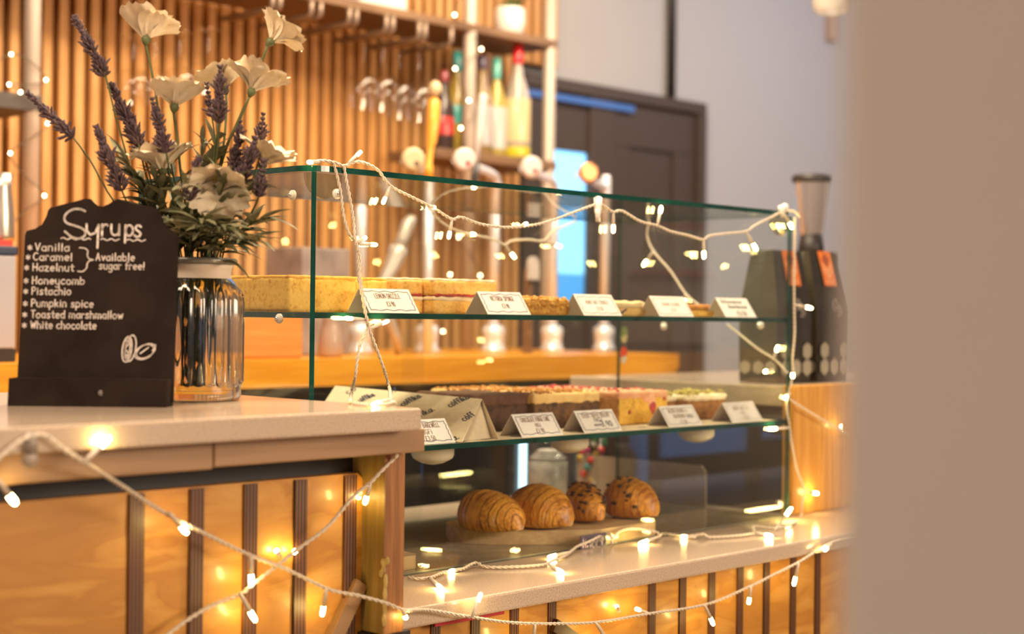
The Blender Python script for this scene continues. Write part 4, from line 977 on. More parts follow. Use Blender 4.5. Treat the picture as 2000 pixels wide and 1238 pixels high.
MB().prism([(q.x - .16, q.y), (q.x - .012, q.y), (q.x, q.y + .012), (q.x, q.y + .1), (q.x - .16, q.y + .1)] if q.x - .16 > CX0 + .008 else [(CX0 + .01, q.y), (q.x - .012, q.y), (q.x, q.y + .012), (q.x, q.y + .1), (CX0 + .01, q.y + .1)], ZC + .0034, ZC + .025, lambda u, v, d: (u, v, d)).build('board', wood('board_wood_two', (.40, .25, .12), (.48, .32, .17), .6, 6, 'X'), t, bevel=.004)

def croissant_mat(name, lo, hi, dust):
    mm, N, L, b = new_mat(name)
    at = N.new('ShaderNodeAttribute'); at.attribute_name = 'bake'
    tc = N.new('ShaderNodeTexCoord'); n = N.new('ShaderNodeTexNoise'); n.inputs['Scale'].default_value = 90; n.inputs['Detail'].default_value = 5; L.new(tc.outputs['Object'], n.inputs['Vector'])
    ad = N.new('ShaderNodeMath'); ad.operation = 'MULTIPLY_ADD'; ad.inputs[1].default_value = .5; L.new(n.outputs['Fac'], ad.inputs[0]); L.new(at.outputs['Fac'], ad.inputs[2])
    r = N.new('ShaderNodeValToRGB'); e_ = r.color_ramp.elements; e_[0].position = .45; e_[0].color = (*lo, 1); e_[1].position = 1.0; e_[1].color = (*hi, 1)
    L.new(ad.outputs[0], r.inputs[0])
    n2 = N.new('ShaderNodeTexNoise'); n2.inputs['Scale'].default_value = 45; n2.inputs['Detail'].default_value = 6; L.new(tc.outputs['Object'], n2.inputs['Vector'])
    r2 = N.new('ShaderNodeValToRGB'); r2.color_ramp.elements[0].position = .62; r2.color_ramp.elements[1].position = .85; r2.color_ramp.elements[1].color = (dust,) * 3 + (1,); L.new(n2.outputs['Fac'], r2.inputs[0])
    mx = N.new('ShaderNodeMixRGB'); L.new(r2.outputs[0], mx.inputs[0]); L.new(r.outputs[0], mx.inputs[1]); mx.inputs[2].default_value = (.8, .66, .5, 1); L.new(mx.outputs[0], b.inputs['Base Color'])
    bp = N.new('ShaderNodeBump'); bp.inputs['Strength'].default_value = .35; bp.inputs['Distance'].default_value = .002; L.new(ad.outputs[0], bp.inputs['Height']); L.new(bp.outputs[0], b.inputs['Normal'])
    b.inputs['Roughness'].default_value = .42; b.inputs['Coat Weight'].default_value = .12; return mm
cm1 = croissant_mat('golden_croissant', (.36, .105, .008), (.90, .42, .060), .75)
cm2 = croissant_mat('filled_croissant', (.36, .105, .008), (.90, .41, .045), .4)
def croissant(tip, tail, r0, lab, mt, chips=0, turns=9, hgt=1.0, seed=0, sq=1.0):
    """tip/tail: ground points of the near and far ends"""
    zb = ZC + .0287; tip = Vector((tip.x, tip.y, zb)); tail = Vector((tail.x, tail.y, zb))
    ax = (tip - tail); Lc = ax.length; ax.normalize(); sd = Vector((ax.y, -ax.x, 0)); up = Vector((0, 0, 1))
    t = thing('croissant', lab, 'croissant', (tip + tail) / 2, 'croissants on the board')
    nt, na = 150, 56; vs = []; bake = []; env_ = []
    edges = [.0, .20, .42, .60, .74, .86, .95, 1.2]            # where one roll of dough ends and the next begins
    for i in range(nt + 1):
        u = i / nt; s = abs(u - .42) / (.58 if u > .42 else .42)
        bend = Vector(sd) * (-.16 * Lc * (u - .42) ** 2)
        for k in range(na):
            a = 2 * pi * k / na
            ss = max(0, s + .05 * math.sin(a * 1 + seed * 1.3) * (1 if u > .42 else -1) + .035 * noise.noise(Vector((math.cos(a) * 1.6, math.sin(a) * 1.6, u * 3 + seed * 7))))
            e_ = max(0, 1 - min(1, s) ** 2.8) ** .52
            n_ = max(q for q in range(len(edges)) if edges[q] <= min(ss, 1.19)); lo_, hi_ = edges[n_], edges[min(n_ + 1, len(edges) - 1)]
            fr = (ss - lo_) / (hi_ - lo_)
            lip = (1 - fr) ** .8                               # full at the start of a roll, tucked in where the next one covers it
            fine = math.sin(ss * 80 + 11 * noise.noise(Vector((math.cos(a) * 2.2, math.sin(a) * 2.2, ss * 4 + seed))))
            r = r0 * e_ * (1 - .03 * n_ + .070 * (lip - .5)) + r0 * .007 * fine * (e_ > .05) + r0 * .055 * noise.noise(Vector((math.cos(a) * 1.3, math.sin(a) * 1.3, u * 3.2 + seed * 3)))
            y = math.cos(a) * r * sq; z = math.sin(a) * r * hgt
            fl = -r0 * .60 * e_
            if z < fl: z = fl + (z - fl) * .12
            zc = r0 * hgt * .64 * (1 if e_ > .5 else .55 + .9 * e_)
            vs.append(tail + ax * (Lc * u) + bend + sd * y + up * max(.0003, z + zc * (.62 + .38 * e_)))
            P_ = vs[-1] * 60
            seam = math.exp(-(min(fr, 1 - fr) / .06) ** 2)
            bake.append(max(0, min(1, .56 + .10 * fine + .30 * noise.noise(vs[-1] * 30 + Vector((seed, 0, 0))) - .34 * seam + .16 * noise.noise(P_ * 3) - .22 * max(0, math.sin(a)) * (1 - fr))))
    fs = [[i * na + k, i * na + (k + 1) % na, (i + 1) * na + (k + 1) % na, (i + 1) * na + k] for i in range(nt) for k in range(na)]
    fs += [list(range(na)), [nt * na + k for k in reversed(range(na))]]
    mb = MB().add(vs, fs, 0, True); o = mb.build('pastry', mt, t)
    at = o.data.attributes.new('bake', 'FLOAT', 'POINT'); at.data.foreach_set('value', bake)
    if chips:
        c = MB(); r_ = random.Random(seed + 5); n = 0
        while n < chips:
            i = r_.randrange(int(nt * .25), int(nt * .93)); k = r_.randrange(na); a = 2 * pi * k / na
            if math.sin(a) < -.1: continue
            v = vs[i * na + k]; c.ball(v, r_.uniform(.0026, .0062), 8, sq=(r_.uniform(.7, 1.6), r_.uniform(.7, 1.6), .6)); n += 1
        c.build('chocolate_topping', darkchoc, t)
ZT = ZC + .0285
def cro(px, py, lat, dep, *a, **k):
    q_ = PZ(px, py, ZT); croissant(q_, q_ + CR0 * lat + CF * dep, *a, **k)
cro(1011, 1046, -.096, .112, .0425, 'plain golden croissant nearest, at the left end of the board', cm1, 0, 8, 1.0, 1)
cro(1106, 1040, -.088, .114, .0445, 'plain golden croissant, second from the left on the board', cm1, 0, 7, 1.06, 2)
cro(1164, 1027, -.038, .120, .0405, 'chocolate-dotted croissant, third from the left, half hidden', cm2, 55, 6, 1.06, 3, .80)
cro(1273, 1019, -.070, .112, .0430, 'croissant with dark chocolate chips at the right end of the board', cm2, 20, 7, 1.06, 4, .95)
# ------------------------------------------------------------------ back bar
WTZ = 1.1165; WTY = 2.80
wx1 = PY(1326, 710, WTY).x
t = thing('bar_worktop', 'thick orange wooden worktop of the back bar under the beer taps', 'worktop', (2.5, WTY, WTZ))
MB().prism([(0.6, WTZ - .062), (wx1 - .035, WTZ - .062), (wx1, WTZ - .042), (wx1, WTZ), (0.6, WTZ)], WTY, 3.50, lambda u, v, d: (u, d, v)).build('slab', M['worktop'], t, bevel=.003)
t = thing('base_cabinet', 'dark base cabinet under the orange back bar worktop', 'cabinet', (2.4, 3.1, 0))
MB().box(0.6, wx1 - .16, 3.05, 3.44, .0, WTZ - .063).build('carcass', M['dark'], t)
MB().box(wx1 - .14, wx1 - .10, 2.84, 3.44, .0, WTZ - .063).build('end_leg', M['boxwood'], t)
# under-counter fridge, lit down one side of its door
f0 = PY(1012, 900, 2.84); f1 = PY(1200, 900, 2.84)
fr = thing('bottle_fridge', 'under-counter fridge with a bright blue-white light strip down its door', 'fridge', ((f0.x + f1.x) / 2, 2.95, 0))
MB().box(f0.x - .03, f1.x, 2.86, 3.045, .05, .96).build('cabinet', M['dark'], fr)
MB().box(f0.x - .012, f1.x, 2.845, 2.86, .1, .94).box(f0.x + .03, f1.x - .02, 2.844, 2.846, .14, .9).build('door', mat('fridge_door', (.045, .045, .055), .2), fr)
lp = PY(1021, 880, 2.84)
MB().box(lp.x - .007, lp.x + .008, 2.832, 2.845, .12, PY(1021, 862, 2.84).z).build('light_strip', emit('fridge_light', (.55, .85, 1.0), 3.0), fr)
f2 = thing('bottle_fridge', 'blue-lit fridge further left under the orange worktop, seen mirrored in the case', 'fridge', (1.25, 2.95, 0))
MB().box(.75, 1.95, 2.86, 3.045, .05, .98).build('cabinet', M['dark'], f2)
fb = MB()
for a, b in ((.8, 1.0), (1.06, 1.2), (1.30, 1.72), (1.79, 1.86)): fb.box(a, b, 2.85, 2.86, (.84 if b < 1.25 else .81) if b < 1.8 else .66, .94)
fb.build('lit_glass', emit('fridge_blue', (.10, .36, 1.0), 1.1), f2)

def at(px, py, Y, z): p = PY(px, py, Y); return Vector((p.x, Y, z))
# jar of white sugar and jar of bright sweets on the staff side of the counter
c = at(1070, 900, 2.33, ZC)
t = thing('sugar_jar', 'clear jar with white heaped contents behind the croissants', 'jar', c)
MB().lathe(c, [(.044, .0005), (.047, .004), (.047, .125), (.041, .135)], 24, close=False).build('glass_body', M['wineglass'], t)
sg = MB(); sg.lathe(c, [(.042, .004), (.044, .08), (.036, .092), (.03, .097), (.012, .102)], 24)
for k, zz in enumerate((.086, .093, .100)): sg.lathe(c, [(.034 - .006 * k, zz), (.043 - .008 * k, zz + .004), (.03 - .006 * k, zz + .008)], 20)
sg.build('white_filling', mat('white_foam', (.62, .58, .55), .8, 0, (.45, .41, .40), 60), t)
c = at(1158, 900, 2.33, ZC)
t = thing('sweet_jar', 'jar of multicoloured sweets behind the third croissant', 'jar', c)
MB().lathe(c, [(.038, .0005), (.041, .004), (.041, .150), (.034, .16)], 24, close=False).build('glass_body', M['wineglass'], t)
scol = [(.75, .04, .03), (.06, .30, .32), (.70, .45, .05), (.45, .03, .16), (.05, .22, .08), (.75, .70, .62)]
for q, cc in enumerate(scol):
    mb = MB(); r_ = random.Random(q)
    for k in range(12):
        a = r_.uniform(0, 6.28); rr = .030 * math.sqrt(r_.random()); mb.ball(c + Vector((rr * math.cos(a), rr * math.sin(a), .012 + r_.random() * .13)), .0085, 8)
    mb.build('sweets', mat('sweet_shell', cc, .3), t)
# beige end panel behind the right pane
p0 = PX(1400, 908, 2.715); p1 = PX(1180, 882, 2.715)
t = thing('stone_splashback', 'beige stone panel standing on the counter behind the right glass side', 'panel', (2.715, (p0.y + p1.y) / 2, ZC))
MB().prism([(p0.y, ZC + .001), (p0.y, p0.z - .012), (p0.y + .012, p0.z), (2.36, p0.z), (2.36, ZC + .001)], 2.6695 + .006, 2.6695 + .010, lambda u, v, d: (d, u, v)).build('panel', M['stone'], t)

# ------------------------------------------------------------------ shelf unit of tubes
SY = 3.45
su_ = thing('shelf_unit', 'pale tubular shelf unit with wooden shelves against the slatted wall', 'shelf unit', (2.9, SY, WTZ))
posts = []
for px in (60, 915, 1071):
    a = PY(px, 300, SY); posts.append(a.x)
    MB().tube([(a.x, SY, 0.001 if a.x > wx1 else WTZ + .001), (a.x, SY, CEIL - .001)], .0205, 14, smooth=True).build('post', M['pole'], su_)
zt = PY(915, 47, SY).z
MB().box(posts[0] - .3, posts[2] + .02, SY - .02, SY + .24, zt - .026, zt).build('shelf', M['shelfboard'], su_, bevel=.003)
zb = PY(1000, 307, SY).z
MB().box(PY(843, 310, SY).x, posts[2] + .02, SY - .02, SY + .2, zb - .03, zb).build('shelf', M['shelfboard'], su_, bevel=.003)
zl = PY(20, 182, SY).z
MB().box(posts[0] - .6, posts[0] + .02, SY - .02, SY + .2, zl - .04, zl).build('shelf', mat('dark_shelf', (.06, .045, .04), .5), su_, bevel=.003)
# stemware rails under the top shelf, with up-turned front ends
for px, yb in ((532, 17), (547, 18), (608, 31), (626, 33), (682, 46), (696, 48), (754, 62), (767, 64), (818, 76), (830, 78), (881, 87)):
    a = PY(px, yb, SY - .05); x = a.x
    MB().tube([(x, SY - .05, zt - .033), (x, SY - .05, a.z + .012), (x, SY - .044, a.z + .003), (x, SY - .035, a.z), (x, SY + .18, a.z)], .0075, 8).build('stemware_rail', M['dullsteel'], su_)
# wine glasses hanging upside down
gl_specs = [(262, 95, 172, 'hanging wine glass furthest left, behind the tall left cosmos'), (305, 90, 178, 'hanging wine glass behind the stem of the tall left cosmos'), (352, 88, 170, 'hanging wine glass left of the round one behind the flowers'), (408, 82, 150, 'round hanging wine glass behind the paired cosmos flowers'),
            (712, 95, 180, 'hanging wine glass furthest left of those right of the flowers'), (748, 98, 185, 'second hanging wine glass right of the flowers'), (782, 105, 200, 'third hanging wine glass right of the flowers'), (820, 110, 205, 'hanging wine glass beside the orange tap handle')]
for i, (px, yt, yb, lab) in enumerate(gl_specs):
    top = PY(px, yt - 25, SY - .0 + (.03 if i % 2 else .08)); bot = PY(px, yb + 30, top.y); h = top.z - bot.z
    t = thing('wine_glass', lab, 'wine glass', (top.x, top.y, top.z), 'wine glasses hanging from the rack')
    c = Vector((top.x, top.y, bot.z))
    MB().lathe(c, [(.040, 0), (.048, h * .18), (.050, h * .30), (.041, h * .43), (.016, h * .50), (.005, h * .53)], 20, close=False).build('bowl', M['wineglass'], t)
    MB().lathe(c, [(.0042, h * .53), (.0040, h * .8), (.005, h * .97), (.030, h * .985), (.033, h)], 16).build('stem_and_foot', M['wineglass'], t)

# bottles and pot on the shelves
def bottle(px, ytop, rad, body, cap, lab, lcol=None, neck=.5, z=None, Y=SY + .06, capfrac=.14, lz=(.12, .45), shoulder=.58, foil=None):
    z = zb if z is None else z; c = at(px, 250, Y, z + .0005); h = PY(px, ytop, Y).z - z
    t = thing('bottle', lab, 'bottle', c, 'bottles on the back bar shelf')
    MB().lathe(c, [(rad * .9, 0), (rad, .006), (rad, h * shoulder * .86), (rad * .82, h * (shoulder + .02)), (rad * .42, h * (shoulder + .16)), (rad * .34, h * (.99 - capfrac)), (rad * .34, h * .985)], 20).build('glass_body', body, t)
    MB().lathe(c, [(rad * .38, h * (1 - capfrac)), (rad * .40, h * (1 - capfrac * .9)), (rad * .40, h * .995), (rad * .3, h)], 16).build('cap', cap, t)
    if lcol: MB().lathe(c, [(rad * 1.01, h * lz[0]), (rad * 1.015, h * lz[0] + .001), (rad * 1.015, h * lz[1] - .001), (rad * 1.01, h * lz[1])], 20, close=False).build('label_band', lcol, t)
    if foil: MB().lathe(c, [(rad * 1.012, .004), (rad * 1.018, .005), (rad * 1.018, h * .095), (rad * 1.012, h * .1)], 20, close=False).build('base_band', foil, t)
cl = lambda n, c, r=.25: mat(n, c, r, coat=.4)
bottle(866, 138, .034, cl('black_bottle_glass', (.035, .018, .018)), cl('dark_red_cap', (.22, .02, .03)), 'dark bottle with a deep red cap behind the orange tap handle', cl('red_label', (.45, .04, .04)), lz=(.2, .42))
bottle(893, 100, .036, cl('olive_bottle_glass', (.30, .20, .03)), cl('teal_cap', (.05, .36, .36)), 'olive bottle with a teal cap left of the middle pole', cl('teal_label', (.05, .30, .28)), lz=(.28, .46), capfrac=.20)
bottle(941, 108, .036, cl('amber_bottle_glass', (.24, .15, .06)), cl('dark_violet_cap', (.05, .03, .07)), 'amber bottle with a dark cap just right of the middle pole', cl('grey_label', (.40, .36, .36)), lz=(.1, .5))
bottle(969, 113, .035, cl('green_gold_bottle_glass', (.38, .29, .06)), cl('teal_gold_cap', (.10, .40, .34)), 'golden bottle with a teal and yellow cap left of the red-capped one', cl('white_label', (.48, .45, .44)), lz=(.08, .5), capfrac=.22)
bottle(1010, 88, .043, cl('clear_spirit_glass', (.36, .31, .27), .15), cl('bright_red_cap', (.70, .02, .03)), 'tall clear bottle with a bright red cap and pale yellow label', cl('cream_label', (.62, .50, .28)), lz=(.14, .52), capfrac=.17, Y=SY + .03, foil=cl('yellow_band', (.55, .45, .02)))
pc_ = at(995, 60, SY + .05, zt + .0005)
t = thing('potted_plant', 'small green plant in a white pot on the top shelf', 'potted plant', pc_)
MB().lathe(pc_, [(.036, 0), (.044, .01), (.050, .045), (.048, .085), (.044, .09), (.042, .08)], 24).build('pot', M['white'], t)
lm = MB()
for k in range(26):
    a = R.uniform(0, 6.28); leafblade(lm, pc_ + Vector((.02 * math.cos(a), .02 * math.sin(a), .082)), Vector((math.cos(a) * .6, math.sin(a) * .6, 1)), R.uniform(.05, .09), .008, .4)
lm.build('leaves', mat('pot_leaf', (.06, .14, .03), .6), t, fixn=False)
b0 = at(742, 5, SY + .05, zt + .0005); b0_ = at(690, 5, SY + .05, zt); b1_ = at(782, 5, SY + .05, zt)
t = thing('paper_box', 'pale cardboard box on the top shelf at the upper edge', 'box', b0)
MB().box(b0_.x, b1_.x, SY + .02, SY + .18, zt + .0005, zt + .16).build('box', mat('pale_box', (.62, .55, .55), .8), t, bevel=.003)

# ------------------------------------------------------------------ beer taps
def chrome_tap(px, badge=None, bmat=None, dot=None, lab='', toppy=385):
    c = at(px, 640, 3.12, WTZ + .0005); s_ = 3.12 / .72 / FP
    top = PY(px, toppy, 3.12).z
    t = thing('beer_tap', lab, 'beer tap', c, 'chrome beer taps')
    zc = PY(px, 655, 3.12).z
    MB().lathe(c, [(.036, 0), (.036, .01), (.030, .015), (.029, zc - c.z - .01), (.032, zc - c.z), (.032, zc - c.z + .022), (.020, zc - c.z + .03)], 24).build('base_collar', M['tapmetal'], t)
    MB().lathe(Vector((c.x, c.y, zc + .025)), [(.0155, 0), (.0155, top - zc - .03), (.012, top - zc - .02)], 20).build('column', M['tapmetal'], t)
    if badge:
        bpos = PY(badge[0], badge[1], 2.98)
        MB().tube(smooth_path([(c.x, c.y, top - .02), (c.x, c.y, bpos.z - .02), (bpos.x, 3.01, bpos.z)], .02), .012, 8).build('spout_arm', M['tapmetal'], t)
        MB().lathe(bpos, [(.030, 0), (.032, .006), (.029, .014), (.022, .018)], 24, axis=(-.5, -.86, 0)).build('badge', bmat, t)
        if dot: MB().lathe(bpos + Vector((-.5, -.86, 0)) * .017 + Vector((.006, -.004, -.011)), [(.008, 0), (.006, .003)], 16, axis=(-.5, -.86, 0)).build('badge_mark', dot, t)
cream = mat('cream_enamel', (.52, .40, .24), .35); wht = mat('white_enamel', (.56, .49, .47), .3); redd = mat('red_mark', (.62, .03, .03), .4); copper = mat('copper', (.55, .24, .10), .3, .7); drk = mat('dark_mark', (.10, .06, .04), .5)
chrome_tap(702, lab='chrome beer tap column at the left, behind the lemon drizzle slices', toppy=405)
chrome_tap(834, (806, 312), cream, drk, 'chrome beer tap with a round cream badge beside the orange handle')
chrome_tap(964, (906, 312), wht, redd, 'chrome beer tap with a white badge and red mark left of the white handle')
chrome_tap(1078, (1037, 327), wht, redd, 'chrome beer tap with a white badge in front of the right pole')
chrome_tap(1180, (1148, 338), copper, None, 'chrome beer tap with a copper badge in front of the blue window', toppy=345)
def handle(base, pts, lab, mats, ball=None, foot=None):
    t = thing('tap_handle', lab, 'tap handle', PY(*base, 3.02), 'beer tap handles')
    ps = [PY(x, y, 3.02) for x, y, r in pts]; rs = [r * 3.02 / .72 / FP for x, y, r in pts]
    MB().tube(ps, rs, 14).build('grip', mats[0], t)
    if ball: p = PY(ball[0], ball[1], 3.02); MB().ball(p, ball[2] * 3.02 / .72 / FP, 16, sq=(1, 1, 1.25)).build('ball_top', mats[1], t)
    if foot: MB().tube([PY(x, y, 3.02) for x, y, r in foot], [r * 3.02 / .72 / FP for x, y, r in foot], 12).build('foot', mats[2], t)
horn = mat('orange_handle', (.80, .34, .04), .35, coat=.4); blk = mat('black_handle', (.03, .025, .025), .4)
handle((840, 690), [(849, 194, 9), (848, 200, 12), (846, 240, 12), (843, 278, 10), (841, 286, 7), (838, 318, 6), (837, 325, 9), (837, 350, 10)], 'orange beer tap handle topped with a cream ball', [horn, cream, M['tapmetal']], (850, 174, 13), [(837, 350, 9), (836, 520, 9), (835, 688, 9)])
handle((928, 690), [(944, 184, 7), (943, 192, 9), (936, 260, 7), (930, 318, 6)], 'slender white beer tap handle right of the middle pole', [wht, wht, blk], None, [(930, 318, 7), (927, 345, 8), (926, 365, 7), (926, 372, 4)])
# slanted silver dispenser arm
armm = mat('grey_silver', (.50, .42, .38), .35, .3)
t = thing('dispenser_arm', 'slanted silver dispenser arm behind the Victoria sponge', 'dispenser', PY(780, 690, 2.95))
MB().tube([PY(x, y, 2.95) for x, y in ((806, 425), (797, 437), (789, 460), (778, 488))], [.012, .018, .016, .018], 12).build('upper_arm', armm, t)
MB().tube([PY(x, y, 2.95) for x, y in ((779, 484), (774, 500), (766, 520), (752, 545), (745, 580), (757, 615), (770, 650), (782, 690))], [.024, .024, .021, .017, .015, .014, .013, .012], 12).build('lower_arm', armm, t)
# pump clip on a stand
t = thing('pump_clip', 'white arched pump clip on a dark stand left of the blue window', 'pump clip', at(1040, 690, 2.98, WTZ))
p = PY(1041, 540, 2.98); k_ = 2.98 / .70 / FP
MB().prism([(p.x - 15 * k_, p.z - 6 * k_)] + [(p.x + 15 * k_, p.z - 6 * k_)] + arc(p.x, p.z + 22 * k_, 15 * k_, 18 * k_, 0, 180, 12), 2.975, 2.985, lambda u, v, d: (u, d, v)).build('clip_face', wht, t)
MB().box(p.x - .008, p.x + .008, 2.986, 3.01, WTZ + .0005, p.z + .02).build('stand', M['shelfboard'], t)
# carafe, box, grey till
t = thing('wooden_box', 'orange wooden box on the back bar below the lemon drizzle slices', 'box', at(532, 690, 2.88, WTZ))
MB().box(at(472, 690, 2.88, 0).x, at(592, 690, 2.88, 0).x, 2.88, 3.04, WTZ + .0005, PY(530, 598, 2.88).z).build('box', M['boxwood'], t, bevel=.006)
t = thing('printed_carton', 'grey printed carton on the back bar behind the left glass edge', 'carton', at(632, 690, 3.05, WTZ))
MB().box(at(588, 690, 3.05, 0).x, at(682, 690, 3.05, 0).x, 3.05, 3.2, WTZ + .0005, PY(632, 484, 3.05).z).build('carton', mat('grey_carton', (.34, .27, .26), .5, 0, (.20, .15, .15), 14), t, bevel=.004)
c = at(645, 690, 2.92, WTZ + .0005)
t = thing('glass_carafe', 'pale glass carafe on the back bar under the upper shelf', 'carafe', c)
MB().lathe(c, [(.028, 0), (.032, .01), (.026, .06), (.018, .09), (.022, .10)], 20).build('body', mat('smoky_glass', (.42, .30, .26), .2, coat=.5), t)
# tall white machine at the left edge, seen past the chalkboard
c = at(0, 600, 2.92, WTZ + .0005); xr = at(31, 600, 2.92, 0).x; s_ = lambda y: PY(10, y, 2.92).z
t = thing('white_machine', 'white drinks machine with a navy top at the left edge', 'machine', c)
MB().box(xr - .22, xr, 2.92, 3.1, s_(682), s_(498)).build('body', mat('machine_white', (.36, .34, .39), .4), t, bevel=.004)
MB().box(xr - .22, xr + .002, 2.918, 3.1, s_(498), s_(480)).build('navy_lid', M['navy'], t, bevel=.003)
MB().box(xr - .22, xr - .006, 2.925, 3.09, s_(480), s_(468)).build('red_strip', mat('red_plastic', (.55, .04, .03), .4), t)
MB().box(xr - .22, xr, 2.919, 3.1, WTZ + .0005, s_(682)).build('base', M['dark'], t)
c = at(2, 470, 3.0, s_(468) + .0005)
t = thing('steel_jug', 'grey steel jug standing on the white machine', 'jug', c)
MB().lathe(c, [(.026, 0), (.028, .01), (.026, .06), (.020, .11), (.023, .14)], 18).build('body', M['steel'], t)

# ------------------------------------------------------------------ right side: coffee bags, grinder, pendant
bagm = mat('black_foil_bag', (.022, .019, .017), .38, 0, (.03, .026, .022), 20, .25, 14); olive = mat('dark_bag_side', (.040, .038, .022), .45, 0, (.06, .055, .035), 30, .2, 30)
orange_l = mat('orange_label', (.70, .19, .035), .5, 0, (.60, .14, .03), 40); orange_d = mat('label_print', (.30, .07, .03), .5); hexm = mat('hexagon_print', (.30, .28, .22), .5); greyp = mat('grey_print', (.40, .36, .34), .5)
def coffee_bag(pxl, pxr, ytop, yf, lab, wide, deep, zt_, tap=.9):
    b = PY(pxl, 745, yf); x0, x1 = b.x, b.x + wide; z0 = uz - .0015
    t = thing('coffee_bag', lab, 'coffee bag', ((x0 + x1) / 2, yf + deep / 2, z0), 'black coffee bags')
    n = 22; m_ = 8; vs = []; H = zt_ - z0
    def ring(u):
        k = 0 if u < .55 else ((u - .55) / .45); d2 = deep * (1 - k * tap); yc = yf + deep / 2 - (deep / 2 - .004) * k * .0
        ins = .010 * math.sin(pi * min(1, u * 1.2)) + .012 * k
        fy0 = yf + (deep - d2) / 2; fy1 = yf + deep - (deep - d2) / 2
        wx0 = x0 + .008 * k - .003 * math.sin(pi * u); wx1 = x1 - .008 * k + .003 * math.sin(pi * u)
        mid = (fy0 + fy1) / 2
        return [(wx0, fy0), ((wx0 * 2 + wx1) / 3, fy0 - .004 * math.sin(pi * u)), ((wx0 + wx1 * 2) / 3, fy0 - .004 * math.sin(pi * u)), (wx1, fy0), (wx1 - ins, mid), (wx1, fy1), (wx0, fy1), (wx0 + ins, mid)]
    for i in range(n + 1):
        u = i / n
        for q, (a, c) in enumerate(ring(u)):
            w_ = noise.noise(Vector((a * 30, c * 30, u * 6))) * .0018; vs.append((a + w_, c + w_, z0 + H * u + .0005))
    fs = []; mi = []
    mb = MB()
    for i in range(n):
        for q in range(8):
            mb.add([vs[i * 8 + q], vs[i * 8 + (q + 1) % 8], vs[(i + 1) * 8 + (q + 1) % 8], vs[(i + 1) * 8 + q]], [(0, 1, 2, 3)], 1 if q in (6, 7, 3, 4) else 0, False)
    mb.add([vs[q] for q in range(8)], [list(range(8))]); mb.add([vs[n * 8 + q] for q in range(8)], [list(range(8))])
    mb.build('pouch', [bagm, olive], t)
    fy = lambda v: yf + (deep * tap * max(0, (v - .55) / .45)) / 2 - .0052 * math.sin(pi * v) - .0022
    lx0 = x0 + wide * .30; lx1 = x0 + wide * .72
    f_ = lambda u, v: Vector((lx0 + (lx1 - lx0) * u, fy(v) - .0006, z0 + H * v))
    lab_ = MB(); N_ = 6
    for i in range(N_):
        va = .735 + .268 * i / N_; vb = .735 + .268 * (i + 1) / N_; lab_.add([f_(0, va), f_(1, va), f_(1, vb), f_(0, vb)], [(0, 1, 2, 3)])
    o = lab_.build('label', orange_l, t, fixn=False)
    g_ = lambda u, v: f_(u, v) + Vector((0, -.0006, 0))
    pm = MB(); pm.add([g_(.5, .99), g_(.18, .94), g_(.5, .885), g_(.82, .94)], [(0, 1, 2, 3)]); pm.build('label_mark', orange_d, o, fixn=False)
    pm = MB(); pm.ribbon([[(.12, .905), (.5, .845), (.88, .905)], [(.12, .86), (.5, .80), (.88, .86)]], .03, g_); pm.ribbon([[(.12, .775), (.88, .775)], [(.12, .757), (.88, .757)]], .008, g_); pm.build('label_print', mat('pale_orange', (.74, .34, .16), .5), o, fixn=False)
    h = MB()
    for k in range(3):
        for row in range(2):
            cx = x0 + wide * (.17 + .33 * k) ; cz = z0 + H * (.115 + .125 * row); r_ = wide * .155
            if row and k == 1: continue
            h.add([(cx + r_ * math.sin(q * pi / 3), yf - .0058, cz + r_ * math.cos(q * pi / 3)) for q in range(6)], [list(range(6))])
    h.build('hexagon_print', hexm, t, fixn=False)
    h = MB()
    for k in range(3):
        cy = yf + deep * (.17 + .33 * k); r_ = deep * .155; cz = z0 + H * .115
        h.add([(x0 + .0002 - .0035 + .002 * (k == 1), cy + r_ * math.sin(q * pi / 3), cz + r_ * math.cos(q * pi / 3)) for q in range(6)], [list(range(6))])
    h.build('hexagon_print', hexm, t, fixn=False)
    wv = MB(); ww = lambda u, v: Vector((x0 + wide * .38 + wide * .36 * u, fy(.60) - .004, z0 + H * (.50 + .13 * v)))
    wv.ribbon([arc(.3, .7, .3, .3, 60, 300), [(.1, .75), (.9, .2)], arc(.65, .3, .3, .28, -120, 120), [(.25, .95), (.75, .6), (.6, .05)]], .06, ww); wv.build('emblem_print', greyp, t, fixn=False)
bt = PY(1500, 489, 1.95).z
coffee_bag(1519, 1566, 489, 1.905, 'black coffee bag with an orange label, the one partly behind the glass', .125, .10, bt, .45)
coffee_bag(1596, 1650, 485, 1.905, 'black coffee bag with an orange label, the one right of the glass case', .125, .10, bt + .004, .62)
gc = at(1584, 480, 2.36, uz - .0015)
t = thing('coffee_grinder', 'coffee grinder with a clear hopper and black lid behind the coffee bags', 'grinder', gc)
gz = lambda y: PY(1584, y, 2.36).z
MB().lathe(Vector((gc.x, gc.y, gz(458))), [(.030, 0), (.034, .01), (.050, gz(357) - gz(458))], 24, close=False).build('hopper', mat('smoky_hopper', (.40, .36, .36), .12, trans=.55, coat=.3), t)
MB().lathe(Vector((gc.x, gc.y, gz(357))), [(.051, 0), (.054, .004), (.054, .018), (.045, .022)], 24).build('lid', mat('lid_black', (.03, .025, .025), .45), t)
MB().lathe(Vector((gc.x, gc.y, gz(492))), [(.034, 0), (.036, .006), (.030, gz(458) - gz(492))], 24).build('neck', M['dark'], t)
MB().box(gc.x - .075, gc.x + .075, gc.y - .045, gc.y + .05, gc.z + .001, gz(492)).build('body', M['dark'], t, bevel=.008)
pc2 = PY(1626, 24, 2.5)
t = thing('pendant_lamp', 'glass pendant lamp shade hanging at the upper right', 'pendant lamp', (pc2.x, pc2.y, CEIL))
